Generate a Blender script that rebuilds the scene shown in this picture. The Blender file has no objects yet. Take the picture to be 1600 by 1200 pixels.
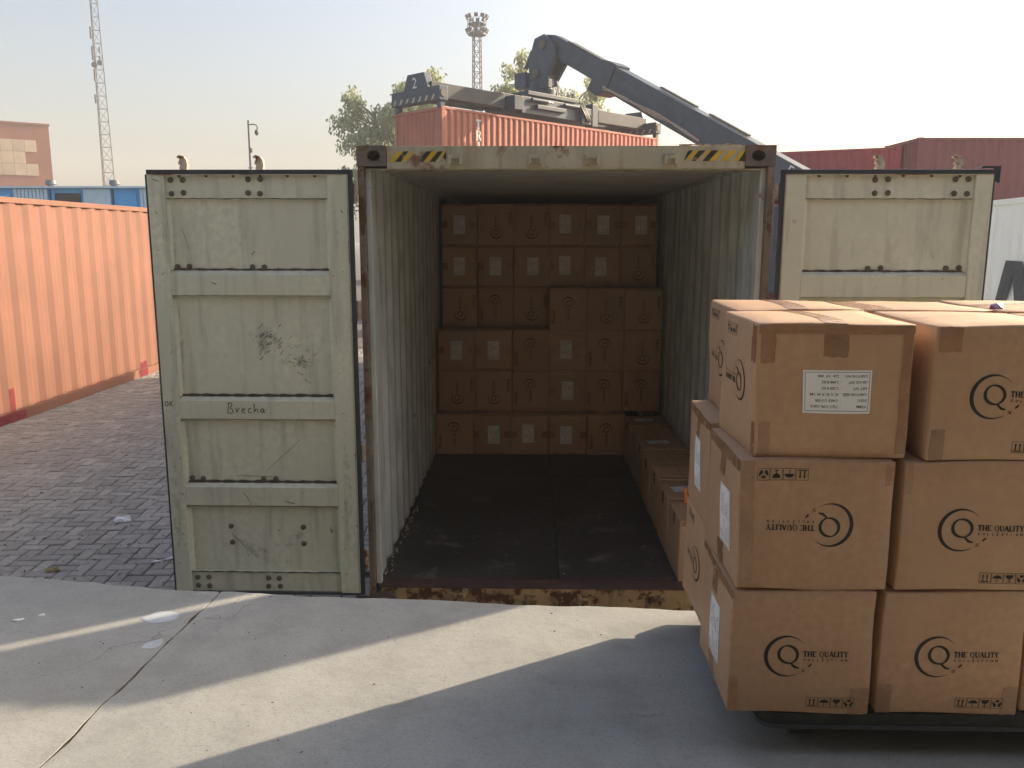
import bpy, bmesh, math, random
from mathutils import Vector, Matrix, noise
random.seed(7)
SC = bpy.context.scene
COL = SC.collection
R = math.radians
PI_ = math.pi

# ------------------------------------------------------------------ camera
PITCH, YAW, ROLL = 0.17493665, 0.02280553, 0.00147808
cam_d = bpy.data.cameras.new('camera'); cam = bpy.data.objects.new('camera', cam_d); COL.objects.link(cam)
fwd = Vector((-math.sin(YAW)*math.cos(PITCH), math.cos(YAW)*math.cos(PITCH), -math.sin(PITCH)))
rt = Vector((math.cos(YAW), math.sin(YAW), 0)); up = rt.cross(fwd)
rt2 = rt*math.cos(ROLL)+up*math.sin(ROLL); up2 = up*math.cos(ROLL)-rt*math.sin(ROLL)
cam.matrix_world = Matrix(((rt2.x, up2.x, -fwd.x, -0.19374), (rt2.y, up2.y, -fwd.y, -4.98894), (rt2.z, up2.z, -fwd.z, 2.36579), (0, 0, 0, 1)))
cam_d.sensor_width = 36; cam_d.lens = 1293.387/1600*36; cam_d.clip_start = 0.05; cam_d.clip_end = 3000
SC.camera = cam

# ------------------------------------------------------------------ sky, sun, exposure
SUN_AZ, SUN_EL = R(58.5), R(22.4)
W = bpy.data.worlds.new('World'); SC.world = W; W.use_nodes = True
wn = W.node_tree.nodes; wl = W.node_tree.links
sky = wn.new('ShaderNodeTexSky'); sky.sky_type = 'NISHITA'; sky.sun_disc = False
sky.sun_elevation = SUN_EL; sky.sun_rotation = SUN_AZ
sky.air_density = 1.0; sky.dust_density = 6.0; sky.ozone_density = 1.0; sky.altitude = 0
wl.new(sky.outputs[0], wn['Background'].inputs[0]); wn['Background'].inputs[1].default_value = 0.14
sd = bpy.data.lights.new('sun', 'SUN'); sd.energy = 5.0; sd.angle = R(0.6); sd.color = (1.0, 0.82, 0.59)
sun = bpy.data.objects.new('sun', sd); COL.objects.link(sun)
sdir = Vector((math.sin(SUN_AZ)*math.cos(SUN_EL), math.cos(SUN_AZ)*math.cos(SUN_EL), math.sin(SUN_EL)))
sun.rotation_euler = (-sdir).to_track_quat('-Z', 'Y').to_euler(); sun.location = sdir*40
SC.view_settings.view_transform = 'Standard'; SC.view_settings.look = 'None'
SC.view_settings.exposure = 1.05; SC.view_settings.gamma = 1.0; SC.view_settings.use_curve_mapping = False
SC.render.engine = 'CYCLES'; SC.cycles.use_denoising = True; SC.cycles.max_bounces = 8
SC.cycles.diffuse_bounces = 5; SC.cycles.sample_clamp_indirect = 6.0

# ------------------------------------------------------------------ materials
def mat(name, base, rough=0.6, var=0.15, vs=5.0, rust=0.0, rcol=(0.11, 0.045, 0.02), rs=4.0, streak=0.0,
        scol=(0.08, 0.06, 0.045), bump=0.15, bs=60.0, metallic=0.0, rand=0.0, spec=0.4, fine=0.0, alpha=1.0, grad=None):
    m = bpy.data.materials.new(name); m.use_nodes = True
    nt = m.node_tree; N = nt.nodes; L = nt.links; b = N['Principled BSDF']
    tc = N.new('ShaderNodeTexCoord'); oi = N.new('ShaderNodeObjectInfo')
    mu = N.new('ShaderNodeMath'); mu.operation = 'MULTIPLY'; mu.inputs[1].default_value = 37.0; L.new(oi.outputs['Random'], mu.inputs[0])
    va = N.new('ShaderNodeVectorMath'); va.operation = 'ADD'; L.new(tc.outputs['Object'], va.inputs[0]); L.new(mu.outputs[0], va.inputs[1])
    vec = va.outputs[0]
    def nz(scale, det=4, v=None, rg=0.55):
        n = N.new('ShaderNodeTexNoise'); n.inputs['Scale'].default_value = scale; n.inputs['Detail'].default_value = det
        n.inputs['Roughness'].default_value = rg; L.new(v if v else vec, n.inputs['Vector']); return n.outputs['Fac']
    def ramp(f, a, c, lo=0.0, hi=1.0):
        r = N.new('ShaderNodeMapRange'); r.inputs[1].default_value = a; r.inputs[2].default_value = c
        r.inputs[3].default_value = lo; r.inputs[4].default_value = hi; L.new(f, r.inputs[0]); return r.outputs[0]
    def mix(f, c1, c2, mode='MIX'):
        x = N.new('ShaderNodeMixRGB'); x.blend_type = mode
        for i, s in ((0, f), (1, c1), (2, c2)):
            if isinstance(s, (int, float)): x.inputs[i].default_value = s
            elif isinstance(s, tuple): x.inputs[i].default_value = (*s, 1)
            else: L.new(s, x.inputs[i])
        return x.outputs[0]
    dark = tuple(c*(1-var) for c in base); lite = tuple(min(1, c*(1+var)) for c in base)
    c = mix(ramp(nz(vs, 6), 0.3, 0.7), dark, lite)
    if fine: c = mix(ramp(nz(vs*18, 3), 0.35, 0.65), c, tuple(x*(1-fine) for x in base))
    if rand:
        rr = N.new('ShaderNodeMapRange'); rr.inputs[3].default_value = 1-rand; rr.inputs[4].default_value = 1+rand
        L.new(oi.outputs['Random'], rr.inputs[0])
        hv = N.new('ShaderNodeHueSaturation'); L.new(rr.outputs[0], hv.inputs['Value']); L.new(c, hv.inputs['Color']); c = hv.outputs[0]
    rgh = None
    if streak:
        mp = N.new('ShaderNodeMapping'); mp.inputs['Scale'].default_value = (9, 9, 0.9); L.new(vec, mp.inputs[0])
        s1 = ramp(nz(1.6, 5, mp.outputs[0]), 0.52, 0.78, 0, streak)
        c = mix(s1, c, scol)
    if rust:
        r1 = nz(rs, 8, None, 0.68); t = 0.74-0.34*rust
        f = ramp(r1, t, t+0.07)
        rc = mix(nz(rs*7, 4), rcol, tuple(x*2.1 for x in rcol))
        c = mix(f, c, rc); rgh = ramp(f, 0, 1, rough, 0.9)
    L.new(c, b.inputs['Base Color'])
    if rgh: L.new(rgh, b.inputs['Roughness'])
    else: L.new(ramp(nz(vs*2.3, 4), 0.3, 0.7, max(0.02, rough-0.1), min(1, rough+0.1)), b.inputs['Roughness'])
    b.inputs['Metallic'].default_value = metallic; b.inputs['Specular IOR Level'].default_value = spec
    if bump:
        bp = N.new('ShaderNodeBump'); bp.inputs['Strength'].default_value = bump; bp.inputs['Distance'].default_value = 0.004
        L.new(nz(bs, 5), bp.inputs['Height']); L.new(bp.outputs[0], b.inputs['Normal'])
    if alpha < 1: b.inputs['Alpha'].default_value = alpha
    return m
M = {}
M['carton'] = mat('kraft_cardboard', (0.49, 0.305, 0.18), 0.55, 0.09, 2.2, rand=0.08, bump=0.35, bs=9, fine=0.09, streak=0.2, scol=(0.36, 0.19, 0.10), spec=0.45)
M['tape'] = mat('brown_packing_tape', (0.33, 0.185, 0.10), 0.22, 0.15, 14, bump=1.0, bs=26, spec=0.5, rand=0.15)
M['ink'] = mat('black_print', (0.022, 0.02, 0.018), 0.7, 0.1, bump=0)
M['paper'] = mat('label_paper', (0.84, 0.85, 0.86), 0.6, 0.04, bump=0.05)
M['door'] = mat('sage_door_paint', (0.66, 0.66, 0.52), 0.45, 0.13, 1.6, rust=0.27, rcol=(0.10, 0.07, 0.045), rs=9, streak=0.6, scol=(0.30, 0.29, 0.24), bump=0.12, bs=30, fine=0.06)
M['interior'] = mat('grey_green_interior_paint', (0.54, 0.57, 0.54), 0.6, 0.16, 3, rust=0.24, rs=7, streak=0.8, scol=(0.19, 0.16, 0.13), bump=0.15)
M['post'] = mat('rusty_post_paint', (0.22, 0.17, 0.125), 0.75, 0.3, 6, rust=0.62, rcol=(0.075, 0.034, 0.019), rs=5, bump=0.5)
M['header'] = mat('cream_header_paint', (0.45, 0.42, 0.30), 0.6, 0.12, 4, rust=0.60, rcol=(0.14, 0.07, 0.038), rs=3.6, streak=0.5, scol=(0.22, 0.11, 0.05), bump=0.3)
M['casting'] = mat('dark_corner_casting', (0.15, 0.12, 0.10), 0.75, 0.3, 8, rust=0.5, rs=8, bump=0.5)
M['sill'] = mat('rusty_sill_paint', (0.36, 0.25, 0.12), 0.7, 0.2, 5, rust=0.66, rcol=(0.06, 0.026, 0.014), rs=7, streak=0.8, scol=(0.09, 0.04, 0.02), bump=0.5)
M['threshold'] = mat('worn_threshold_steel', (0.085, 0.05, 0.042), 0.6, 0.3, 6, rust=0.24, rcol=(0.30, 0.27, 0.25), rs=5, bump=0.5)
M['floor'] = mat('dark_plywood_floor', (0.062, 0.057, 0.053), 0.5, 0.4, 1.6, rust=0.52, rcol=(0.095, 0.085, 0.075), rs=3.4, bump=0.4, bs=30, fine=0.3, spec=0.3)
M['roof'] = mat('dull_roof_steel', (0.40, 0.40, 0.38), 0.6, 0.15, 3, rust=0.2, rs=5)
M['rubber'] = mat('black_rubber', (0.04, 0.048, 0.056), 0.45, 0.2, 8, bump=0.1)
M['bolt'] = mat('dark_bolt_steel', (0.10, 0.085, 0.065), 0.55, 0.3, 30, bump=0.3)
M['grime_and_lines'] = mat('dark_grime_and_lines', (0.085, 0.07, 0.052), 0.9, 0.4, 12, bump=0.3)
M['cam_steel'] = mat('rusty_pale_cam_steel', (0.42, 0.34, 0.28), 0.7, 0.3, 20, rust=0.6, rs=25)
M['yellow'] = mat('worn_yellow_sticker', (0.62, 0.40, 0.03), 0.5, 0.15, 10, rust=0.62, rcol=(0.32, 0.28, 0.19), rs=9, bump=0.1)
M['black'] = mat('black_sticker', (0.03, 0.032, 0.03), 0.5, 0.2, 10, rust=0.55, rcol=(0.30, 0.26, 0.18), rs=9, bump=0.1)
M['dock'] = None
M['orange'] = mat('orange_container_paint', (0.215, 0.095, 0.062), 0.65, 0.12, 1.1, rust=0.2, rcol=(0.12, 0.05, 0.03), rs=5, streak=0.55, scol=(0.17, 0.068, 0.042), bump=0.06)
M['maroon_patch'] = mat('maroon_touch_up_paint', (0.16, 0.02, 0.025), 0.5, 0.2, 8)
M['lifted'] = mat('faded_red_container_paint', (0.42, 0.135, 0.085), 0.6, 0.12, 1.2, rust=0.15, rs=3, streak=0.35, scol=(0.26, 0.09, 0.06), bump=0.1)
M['red'] = mat('red_container_paint', (0.42, 0.06, 0.07), 0.6, 0.1, 1.5, streak=0.2, scol=(0.3, 0.06, 0.06), bump=0.1)
M['maroon'] = mat('maroon_container_paint', (0.27, 0.085, 0.085), 0.6, 0.12, 0.8, streak=0.25, scol=(0.22, 0.1, 0.1), bump=0.1)
M['white'] = mat('white_container_paint', (0.70, 0.72, 0.73), 0.5, 0.04, 2, streak=0.15, scol=(0.5, 0.48, 0.44), bump=0.06)
M['letter'] = mat('dark_grey_lettering', (0.06, 0.07, 0.085), 0.5, 0.1, 5, bump=0)
M['white_letter'] = mat('white_lettering', (0.72, 0.70, 0.66), 0.6, 0.1, 5, bump=0)
M['crane'] = mat('dark_slate_crane_paint', (0.022, 0.045, 0.078), 0.45, 0.3, 3, rust=0.12, rs=4, bump=0.2)
M['crane_tan'] = mat('dusty_beam_steel', (0.06, 0.066, 0.072), 0.65, 0.2, 2, rust=0.2, rs=4, bump=0.2)
M['chrome'] = mat('hydraulic_rod', (0.6, 0.6, 0.6), 0.25, 0.05, metallic=1.0, bump=0)
M['steel'] = mat('galvanised_steel', (0.13, 0.135, 0.15), 0.5, 0.1, bump=0)
M['bark'] = mat('pale_bark', (0.22, 0.19, 0.15), 0.9, 0.2, 5)
M['leaf'] = mat('dusty_leaf', (0.20, 0.22, 0.13), 0.6, 0.35, 0.9, rand=0.1, bump=0)
def leaf_material():
    m = bpy.data.materials.new('dusty_translucent_leaf'); m.use_nodes = True; nt = m.node_tree; N = nt.nodes; L = nt.links
    N.remove(N['Principled BSDF']); d = N.new('ShaderNodeBsdfDiffuse'); t = N.new('ShaderNodeBsdfTranslucent'); x = N.new('ShaderNodeMixShader'); x.inputs[0].default_value = 0.5
    n = N.new('ShaderNodeTexNoise'); n.inputs['Scale'].default_value = 1.3; tc = N.new('ShaderNodeTexCoord'); L.new(tc.outputs['Object'], n.inputs['Vector'])
    c = N.new('ShaderNodeMixRGB'); c.inputs[1].default_value = (0.28, 0.32, 0.18, 1); c.inputs[2].default_value = (0.44, 0.46, 0.30, 1); L.new(n.outputs['Fac'], c.inputs[0])
    L.new(c.outputs[0], d.inputs[0]); L.new(c.outputs[0], t.inputs[0]); L.new(d.outputs[0], x.inputs[1]); L.new(t.outputs[0], x.inputs[2]); L.new(x.outputs[0], N['Material Output'].inputs['Surface'])
    return m
M['leaf'] = leaf_material()
M['brick_wall'] = mat('red_tile_cladding', (0.36, 0.14, 0.09), 0.8, 0.12, 0.5, fine=0.15)
M['cream_tile'] = mat('cream_tile', (0.58, 0.45, 0.32), 0.8, 0.1, 1.0, rand=0.12)
M['blue'] = mat('blue_sheet_paint', (0.06, 0.40, 0.80), 0.5, 0.1, 2, bump=0.05)
M['pale_blue'] = mat('pale_blue_rib_paint', (0.52, 0.70, 0.82), 0.5, 0.1, 2, bump=0.05)
M['dark_open'] = mat('dark_opening', (0.03, 0.03, 0.035), 0.8, 0.2, bump=0)
M['deck'] = mat('dark_trolley_deck', (0.022, 0.023, 0.021), 0.7, 0.3, 20, bump=0.5)
M['wall'] = mat('unseen_warehouse_paint', (0.24, 0.235, 0.225), 0.8, 0.1, 1.0)
M['paver'] = mat('grey_concrete_paver', (0.31, 0.30, 0.28), 0.8, 0.24, 1.3, rand=0.16, bump=0.6, bs=50, fine=0.2)
M['paver_far'] = M['paver']
M['ground'] = mat('sandy_ground', (0.15, 0.135, 0.12), 0.9, 0.25, 0.8, bump=0.6, bs=20, fine=0.2)
M['hills'] = M['ground']
M['joint'] = mat('dark_joint_dirt', (0.07, 0.062, 0.052), 0.95, 0.4, 10, bump=0.6)
M['puddle'] = mat('milky_puddle', (0.50, 0.53, 0.57), 0.2, 0.12, 12, bump=0.0, spec=0.6)
M['litter'] = mat('white_paper_litter', (0.78, 0.78, 0.80), 0.7, 0.05, bump=0)
M['orange_plastic'] = mat('orange_plastic', (0.80, 0.20, 0.03), 0.4, 0.05, bump=0)
M['violet'] = mat('violet_plastic', (0.22, 0.10, 0.22), 0.35, 0.2, bump=0)
M['straw'] = mat('dry_leaf', (0.34, 0.27, 0.15), 0.8, 0.2, bump=0)

def dock_material():
    m = bpy.data.materials.new('worn_dock_concrete'); m.use_nodes = True
    nt = m.node_tree; N = nt.nodes; L = nt.links; b = N['Principled BSDF']
    tc = N.new('ShaderNodeTexCoord'); vec = tc.outputs['Object']
    def nz(s, d=6, rg=0.55, v=None):
        n = N.new('ShaderNodeTexNoise'); n.inputs['Scale'].default_value = s; n.inputs['Detail'].default_value = d
        n.inputs['Roughness'].default_value = rg; L.new(v or vec, n.inputs['Vector']); return n.outputs['Fac']
    def ramp(f, a, c, lo=0.0, hi=1.0):
        r = N.new('ShaderNodeMapRange'); r.inputs[1].default_value = a; r.inputs[2].default_value = c
        r.inputs[3].default_value = lo; r.inputs[4].default_value = hi; L.new(f, r.inputs[0]); return r.outputs[0]
    def mix(f, c1, c2):
        x = N.new('ShaderNodeMixRGB')
        for i, s in ((0, f), (1, c1), (2, c2)):
            if isinstance(s, (int, float)): x.inputs[i].default_value = s
            elif isinstance(s, tuple): x.inputs[i].default_value = (*s, 1)
            else: L.new(s, x.inputs[i])
        return x.outputs[0]
    c = mix(ramp(nz(1.1), 0.3, 0.7), (0.33, 0.34, 0.33), (0.42, 0.425, 0.41))
    c = mix(ramp(nz(5, 8, 0.65), 0.45, 0.72, 0, 0.75), c, (0.27, 0.275, 0.265))
    c = mix(ramp(nz(60, 3), 0.58, 0.75, 0, 0.4), c, (0.2, 0.19, 0.18))
    c = mix(ramp(nz(30, 2), 0.74, 0.78, 0, 0.4), c, (0.2, 0.18, 0.16))
    c = mix(ramp(nz(0.7, 5, 0.7), 0.50, 0.72, 0, 0.5), c, (0.23, 0.225, 0.21))
    c = mix(ramp(nz(140, 2), 0.52, 0.68, 0, 0.4), c, (0.20, 0.195, 0.185))
    # sparse hairline cracks
    dv = N.new('ShaderNodeVectorMath'); dv.operation = 'ADD'; L.new(vec, dv.inputs[0])
    nn = N.new('ShaderNodeTexNoise'); nn.inputs['Scale'].default_value = 3.5; nn.inputs['Detail'].default_value = 5; L.new(vec, nn.inputs['Vector'])
    sc = N.new('ShaderNodeVectorMath'); sc.operation = 'SCALE'; sc.inputs['Scale'].default_value = 0.35; L.new(nn.outputs['Color'], sc.inputs[0]); L.new(sc.outputs[0], dv.inputs[1])
    vo = N.new('ShaderNodeTexVoronoi'); vo.feature = 'DISTANCE_TO_EDGE'; vo.inputs['Scale'].default_value = 0.55; L.new(dv.outputs[0], vo.inputs['Vector'])
    ck = ramp(vo.outputs['Distance'], 0.0, 0.0022, 0.6, 0)
    gate = ramp(nz(0.9, 2), 0.5, 0.6)
    mm = N.new('ShaderNodeMath'); mm.operation = 'MULTIPLY'; L.new(ck, mm.inputs[0]); L.new(gate, mm.inputs[1])
    c = mix(mm.outputs[0], c, (0.14, 0.13, 0.12))
    L.new(c, b.inputs['Base Color'])
    L.new(ramp(nz(3), 0.3, 0.7, 0.55, 0.8), b.inputs['Roughness']); b.inputs['Specular IOR Level'].default_value = 0.35
    bp = N.new('ShaderNodeBump'); bp.inputs['Strength'].default_value = 0.35; bp.inputs['Distance'].default_value = 0.006
    L.new(nz(28, 8, 0.6), bp.inputs['Height']); L.new(bp.outputs[0], b.inputs['Normal'])
    return m
M['dock'] = dock_material()

# ------------------------------------------------------------------ helpers
class MB:
    def __init__(s): s.v = []; s.f = []
    def add(s, vs, fs):
        o = len(s.v); s.v += [tuple(v) for v in vs]; s.f += [tuple(i+o for i in f) for f in fs]; return s
    def box(s, x0, x1, y0, y1, z0, z1):
        return s.add([(x0,y0,z0),(x1,y0,z0),(x1,y1,z0),(x0,y1,z0),(x0,y0,z1),(x1,y0,z1),(x1,y1,z1),(x0,y1,z1)],
                     [(3,2,1,0),(4,5,6,7),(0,1,5,4),(1,2,6,5),(2,3,7,6),(3,0,4,7)])
    def prism(s, poly, axis, a, b):
        """poly: 2D points; axis 'y': (x,z) extruded y a..b ; 'x': (y,z) ; 'z': (x,y)"""
        def P(p, t):
            return {'y': (p[0], t, p[1]), 'x': (t, p[0], p[1]), 'z': (p[0], p[1], t)}[axis]
        n = len(poly); vs = [P(p, a) for p in poly]+[P(p, b) for p in poly]
        fs = [tuple(range(n)), tuple(range(2*n-1, n-1, -1))]+[(i, i+n, (i+1) % n+n, (i+1) % n) for i in range(n)]
        return s.add(vs, fs)
    def tube(s, pts, r, n=8, cap=True):
        pts = [Vector(p) for p in pts]; rs = r if isinstance(r, (list, tuple)) else [r]*len(pts)
        rings = []
        for i, p in enumerate(pts):
            d = (pts[min(i+1, len(pts)-1)]-pts[max(i-1, 0)]).normalized()
            a = Vector((0,0,1)) if abs(d.z) < 0.9 else Vector((1,0,0))
            u = d.cross(a).normalized(); w = d.cross(u)
            rings.append([p+(u*math.cos(2*math.pi*k/n)+w*math.sin(2*math.pi*k/n))*rs[i] for k in range(n)])
        vs = [v for rg in rings for v in rg]; fs = []
        for i in range(len(pts)-1):
            for k in range(n): fs.append((i*n+k, i*n+(k+1) % n, (i+1)*n+(k+1) % n, (i+1)*n+k))
        if cap: fs += [tuple(range(n-1, -1, -1)), tuple(range((len(pts)-1)*n, len(pts)*n))]
        return s.add(vs, fs)
    def ribbon(s, pts, w, to3):
        """flat stroke through 2D points, mapped by to3"""
        P = [Vector((p[0], p[1])) for p in pts]; vs = []; n = len(P)
        for i, p in enumerate(P):
            d = (P[min(i+1, n-1)]-P[max(i-1, 0)]); d = d.normalized() if d.length > 1e-9 else Vector((1, 0))
            q = Vector((-d.y, d.x))*w/2*(0.75+0.25*math.sin(i*2.1))
            vs += [to3(p.x+q.x, p.y+q.y), to3(p.x-q.x, p.y-q.y)]
        return s.add(vs, [(2*i, 2*i+1, 2*i+3, 2*i+2) for i in range(n-1)])
    def mesh(s, name, fix=True, bevel=0.0, smooth=None):
        me = bpy.data.meshes.new(name); me.from_pydata(s.v, [], s.f)
        bm = bmesh.new(); bm.from_mesh(me)
        if fix: bmesh.ops.recalc_face_normals(bm, faces=bm.faces)
        if bevel:
            bmesh.ops.bevel(bm, geom=[e for e in bm.edges if e.is_manifold and e.calc_face_angle(0) > 0.5], offset=bevel, segments=2, profile=0.6, affect='EDGES')
        bm.to_mesh(me); bm.free()
        if smooth is not None:
            for p in me.polygons: p.use_smooth = True
            me.set_sharp_from_angle(angle=R(smooth))
        return me
    def build(s, name, m, parent=None, fix=True, bevel=0.0, smooth=None, loc=None):
        return obj(name, s.mesh(name, fix, bevel, smooth), m, parent, loc)

def obj(name, me, m, parent=None, loc=None, rot=None):
    if m is not None and not me.materials: me.materials.append(M[m])
    o = bpy.data.objects.new(name, me); COL.objects.link(o)
    if parent: o.parent = parent
    if loc is not None: o.location = loc
    if rot is not None: o.rotation_euler = rot
    return o
def thing(name, label, cat, loc=(0, 0, 0), rot=(0, 0, 0), group=None):
    o = bpy.data.objects.new(name, None); COL.objects.link(o); o.empty_display_size = 0.1
    o.location = loc; o.rotation_euler = rot
    return tag(o, label, cat, group)
def tag(o, label, cat, group=None):
    o['label'] = label; o['category'] = cat
    if group: o['group'] = group
    return o
def struct(o): o['kind'] = 'structure'; return o

def corr_profile(length, period=0.278, depth=0.036, phase=0.0):
    """(t, d) points of a trapezoid corrugation along length; d in 0..depth"""
    a = period*0.26; sl = period*0.24; pts = [(0.0, 0.0)]; t = phase
    while t+period <= length:
        pts += [(t+a*0.5, 0.0), (t+a*0.5+sl, depth), (t+a*1.5+sl, depth), (t+a*1.5+2*sl, 0.0)]; t += period
    pts.append((length, 0.0)); out = []
    for p in pts:
        if not out or p[0] > out[-1][0]+1e-6: out.append(p)
    return out
def sheet(mb, prof, f, lo, hi, thick=None):
    """extrude corrugation: f(t, d, s) -> point; s in (lo, hi)"""
    n = len(prof); vs = [f(t, d, lo) for t, d in prof]+[f(t, d, hi) for t, d in prof]
    mb.add(vs, [(i, i+1, n+i+1, n+i) for i in range(n-1)]); return mb

# ------------------------------------------------------------------ setting: ground, dock, pavers
g = MB().add([(-380,-380,-0.03),(380,-380,-0.03),(380,380,-0.03),(-380,380,-0.03)], [(0,1,2,3)]).build('ground', 'ground'); struct(g)

DZ = 0.83
def edge_y(x): return -1.68-0.065*(x+0.27)+0.085*max(0.0, -1.75-x)
def edge_pts(x0, x1, n):
    out = []
    for i in range(n+1):
        x = x0+(x1-x0)*i/n
        y = edge_y(x)+0.018*noise.noise((x*2.3, 0, 0))+0.010*noise.noise((x*9, 5, 0))
        if x < -1.9: y -= 0.05*max(0, noise.noise((x*3.1, 9, 2)))-0.01
        out.append((x, y))
    return out
def joint_x(y): return -1.555+(y+1.6)*0.062+0.012*noise.noise((0, y*5, 3))
dock = bpy.data.objects.new('loading_dock', None); COL.objects.link(dock); struct(dock)
ys = [-1.6-i*0.05 for i in range(0, 170)]
for side in (-1, 1):
    jx = [(joint_x(y)+side*(0.003+0.012*abs(noise.noise((side*4.0, y*11, 1)))), y) for y in ys if y < edge_y(-1.55)-0.01]
    j0 = jx[0]
    if side < 0:
        ed = [p for p in edge_pts(-16, -1.565, 420) if p[0] < j0[0]-0.004]+[(j0[0], edge_y(-1.55))]
        poly = [(-16, jx[-1][1])]+ed+jx
    else:
        ed = [(j0[0], edge_y(-1.55))]+[p for p in edge_pts(-1.54, 16, 420) if p[0] > j0[0]+0.004]
        poly = ed+[(16, jx[-1][1])]+jx[::-1]
    bm = bmesh.new(); top = [bm.verts.new((x, y, DZ)) for x, y in poly]; bot = [bm.verts.new((x, y, 0.0-0.02)) for x, y in poly]
    n = len(poly); ft = bm.faces.new(top)
    for i in range(n): bm.faces.new((top[i], bot[i], bot[(i+1) % n], top[(i+1) % n]))
    bmesh.ops.triangulate(bm, faces=[ft]); bmesh.ops.recalc_face_normals(bm, faces=bm.faces)
    me = bpy.data.meshes.new('dock_slab'); bm.to_mesh(me); bm.free()
    obj('dock_slab', me, 'dock', dock)
MB().box(-1.75, -1.35, -10.0, -1.75, 0.60, DZ-0.004).build('joint_filler', 'joint', dock)

yard = MB().add([(-7.6,-2.2,-0.022),(-1.0,-2.2,-0.022),(-1.0,13.2,-0.022),(-7.6,13.2,-0.022)], [(0,1,2,3)]).build('yard_pavement', 'grime_and_lines'); struct(yard)
PW, PG = 0.105, 0.009
pav = []
ca, sa = math.cos(R(4)), math.sin(R(4))
for a in range(-40, 60):
    for b in range(-40, 150):
        k = (a-b) % 4
        if k == 0: w, h = 2, 1
        elif k == 3: w, h = 1, 2
        else: continue
        cx, cy = (a+w/2)*PW, (b+h/2)*PW
        x, y = -4.3+cx*ca-cy*sa, 0.3+cx*sa+cy*ca
        if -7.3 < x < -1.3 and -1.75 < y < 12.6: pav.append((x, y, w, h))
def seen(p):  # the yard the photograph shows, nearest first
    x, y = p[0], p[1]
    lo = -4.25-0.62*(y-0.3); hi = -2.62-0.33*(y-0.3)
    return (0 if (lo < x < hi and y > 0.2) else 1, (x+0.19)**2+(y+5)**2)
pav.sort(key=seen)
def paver_mb(mb, x, y, w, h, z, ang, tilt):
    hx, hy = w*PW/2-PG/2, h*PW/2-PG/2; c = 0.007
    vs = []
    for (sx, sy) in ((-1,-1),(1,-1),(1,1),(-1,1)):
        for (q, zz) in ((0, -0.022), (0, z-0.006), (c, z)):
            px, py = sx*(hx-q), sy*(hy-q)
            vs.append((x+px*math.cos(ang)-py*math.sin(ang), y+px*math.sin(ang)+py*math.cos(ang), zz+(px*tilt[0]+py*tilt[1] if zz > -0.02 else 0)))
    fs = [(2, 5, 8, 11)]
    for i in range(4):
        j = (i+1) % 4
        fs += [(i*3, j*3, j*3+1, i*3+1), (i*3+1, j*3+1, j*3+2, i*3+2)]
    mb.add(vs, fs)
pm = {}
for w, h in ((2, 1), (1, 2)):
    mb = MB(); paver_mb(mb, 0, 0, w, h, 0.004, 0, (0, 0)); pm[(w, h)] = mb.mesh('paver'); pm[(w, h)].materials.append(M['paver'])
for p in pav[:300]:
    o = bpy.data.objects.new('paver', pm[(p[2], p[3])]); COL.objects.link(o); o.parent = yard
    o.location = (p[0], p[1], random.uniform(-0.004, 0.004)); o.rotation_euler = (random.gauss(0, 0.012), random.gauss(0, 0.012), R(4)+random.gauss(0, 0.008))
mbs = [MB() for _ in range(6)]
for p in pav[300:]:
    paver_mb(random.choice(mbs), p[0], p[1], p[2], p[3], 0.004+random.uniform(-0.004, 0.004), R(4)+random.gauss(0, 0.006), (random.gauss(0, 0.012), random.gauss(0, 0.012)))
for i, mb in enumerate(mbs):
    o = mb.build('paver_field', 'paver', yard); o['kind'] = 'stuff'

# unseen shell behind the camera, added to cut fill light on front faces
wh = thing('unseen_warehouse', 'unseen building added behind the camera, roof and walls sized to hold back skylight', 'building', (0, 0, 0))
MB().box(-9, 9, -14.2, -14.0, DZ-0.02, 5.2).build('wall', 'wall', wh)
for x in (-9.2, 9.0): MB().box(x, x+0.2, -13.999, -5.2, DZ-0.02, 5.2).build('wall', 'wall', wh)
MB().box(-9.3, 9.3, -14.3, -4.5, 5.21, 5.4).build('roof', 'wall', wh)
for x in (-8.8, 8.8): MB().box(x-0.15, x+0.15, -5.15, -4.85, DZ-0.02, 5.205).build('column', 'wall', wh)

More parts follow.
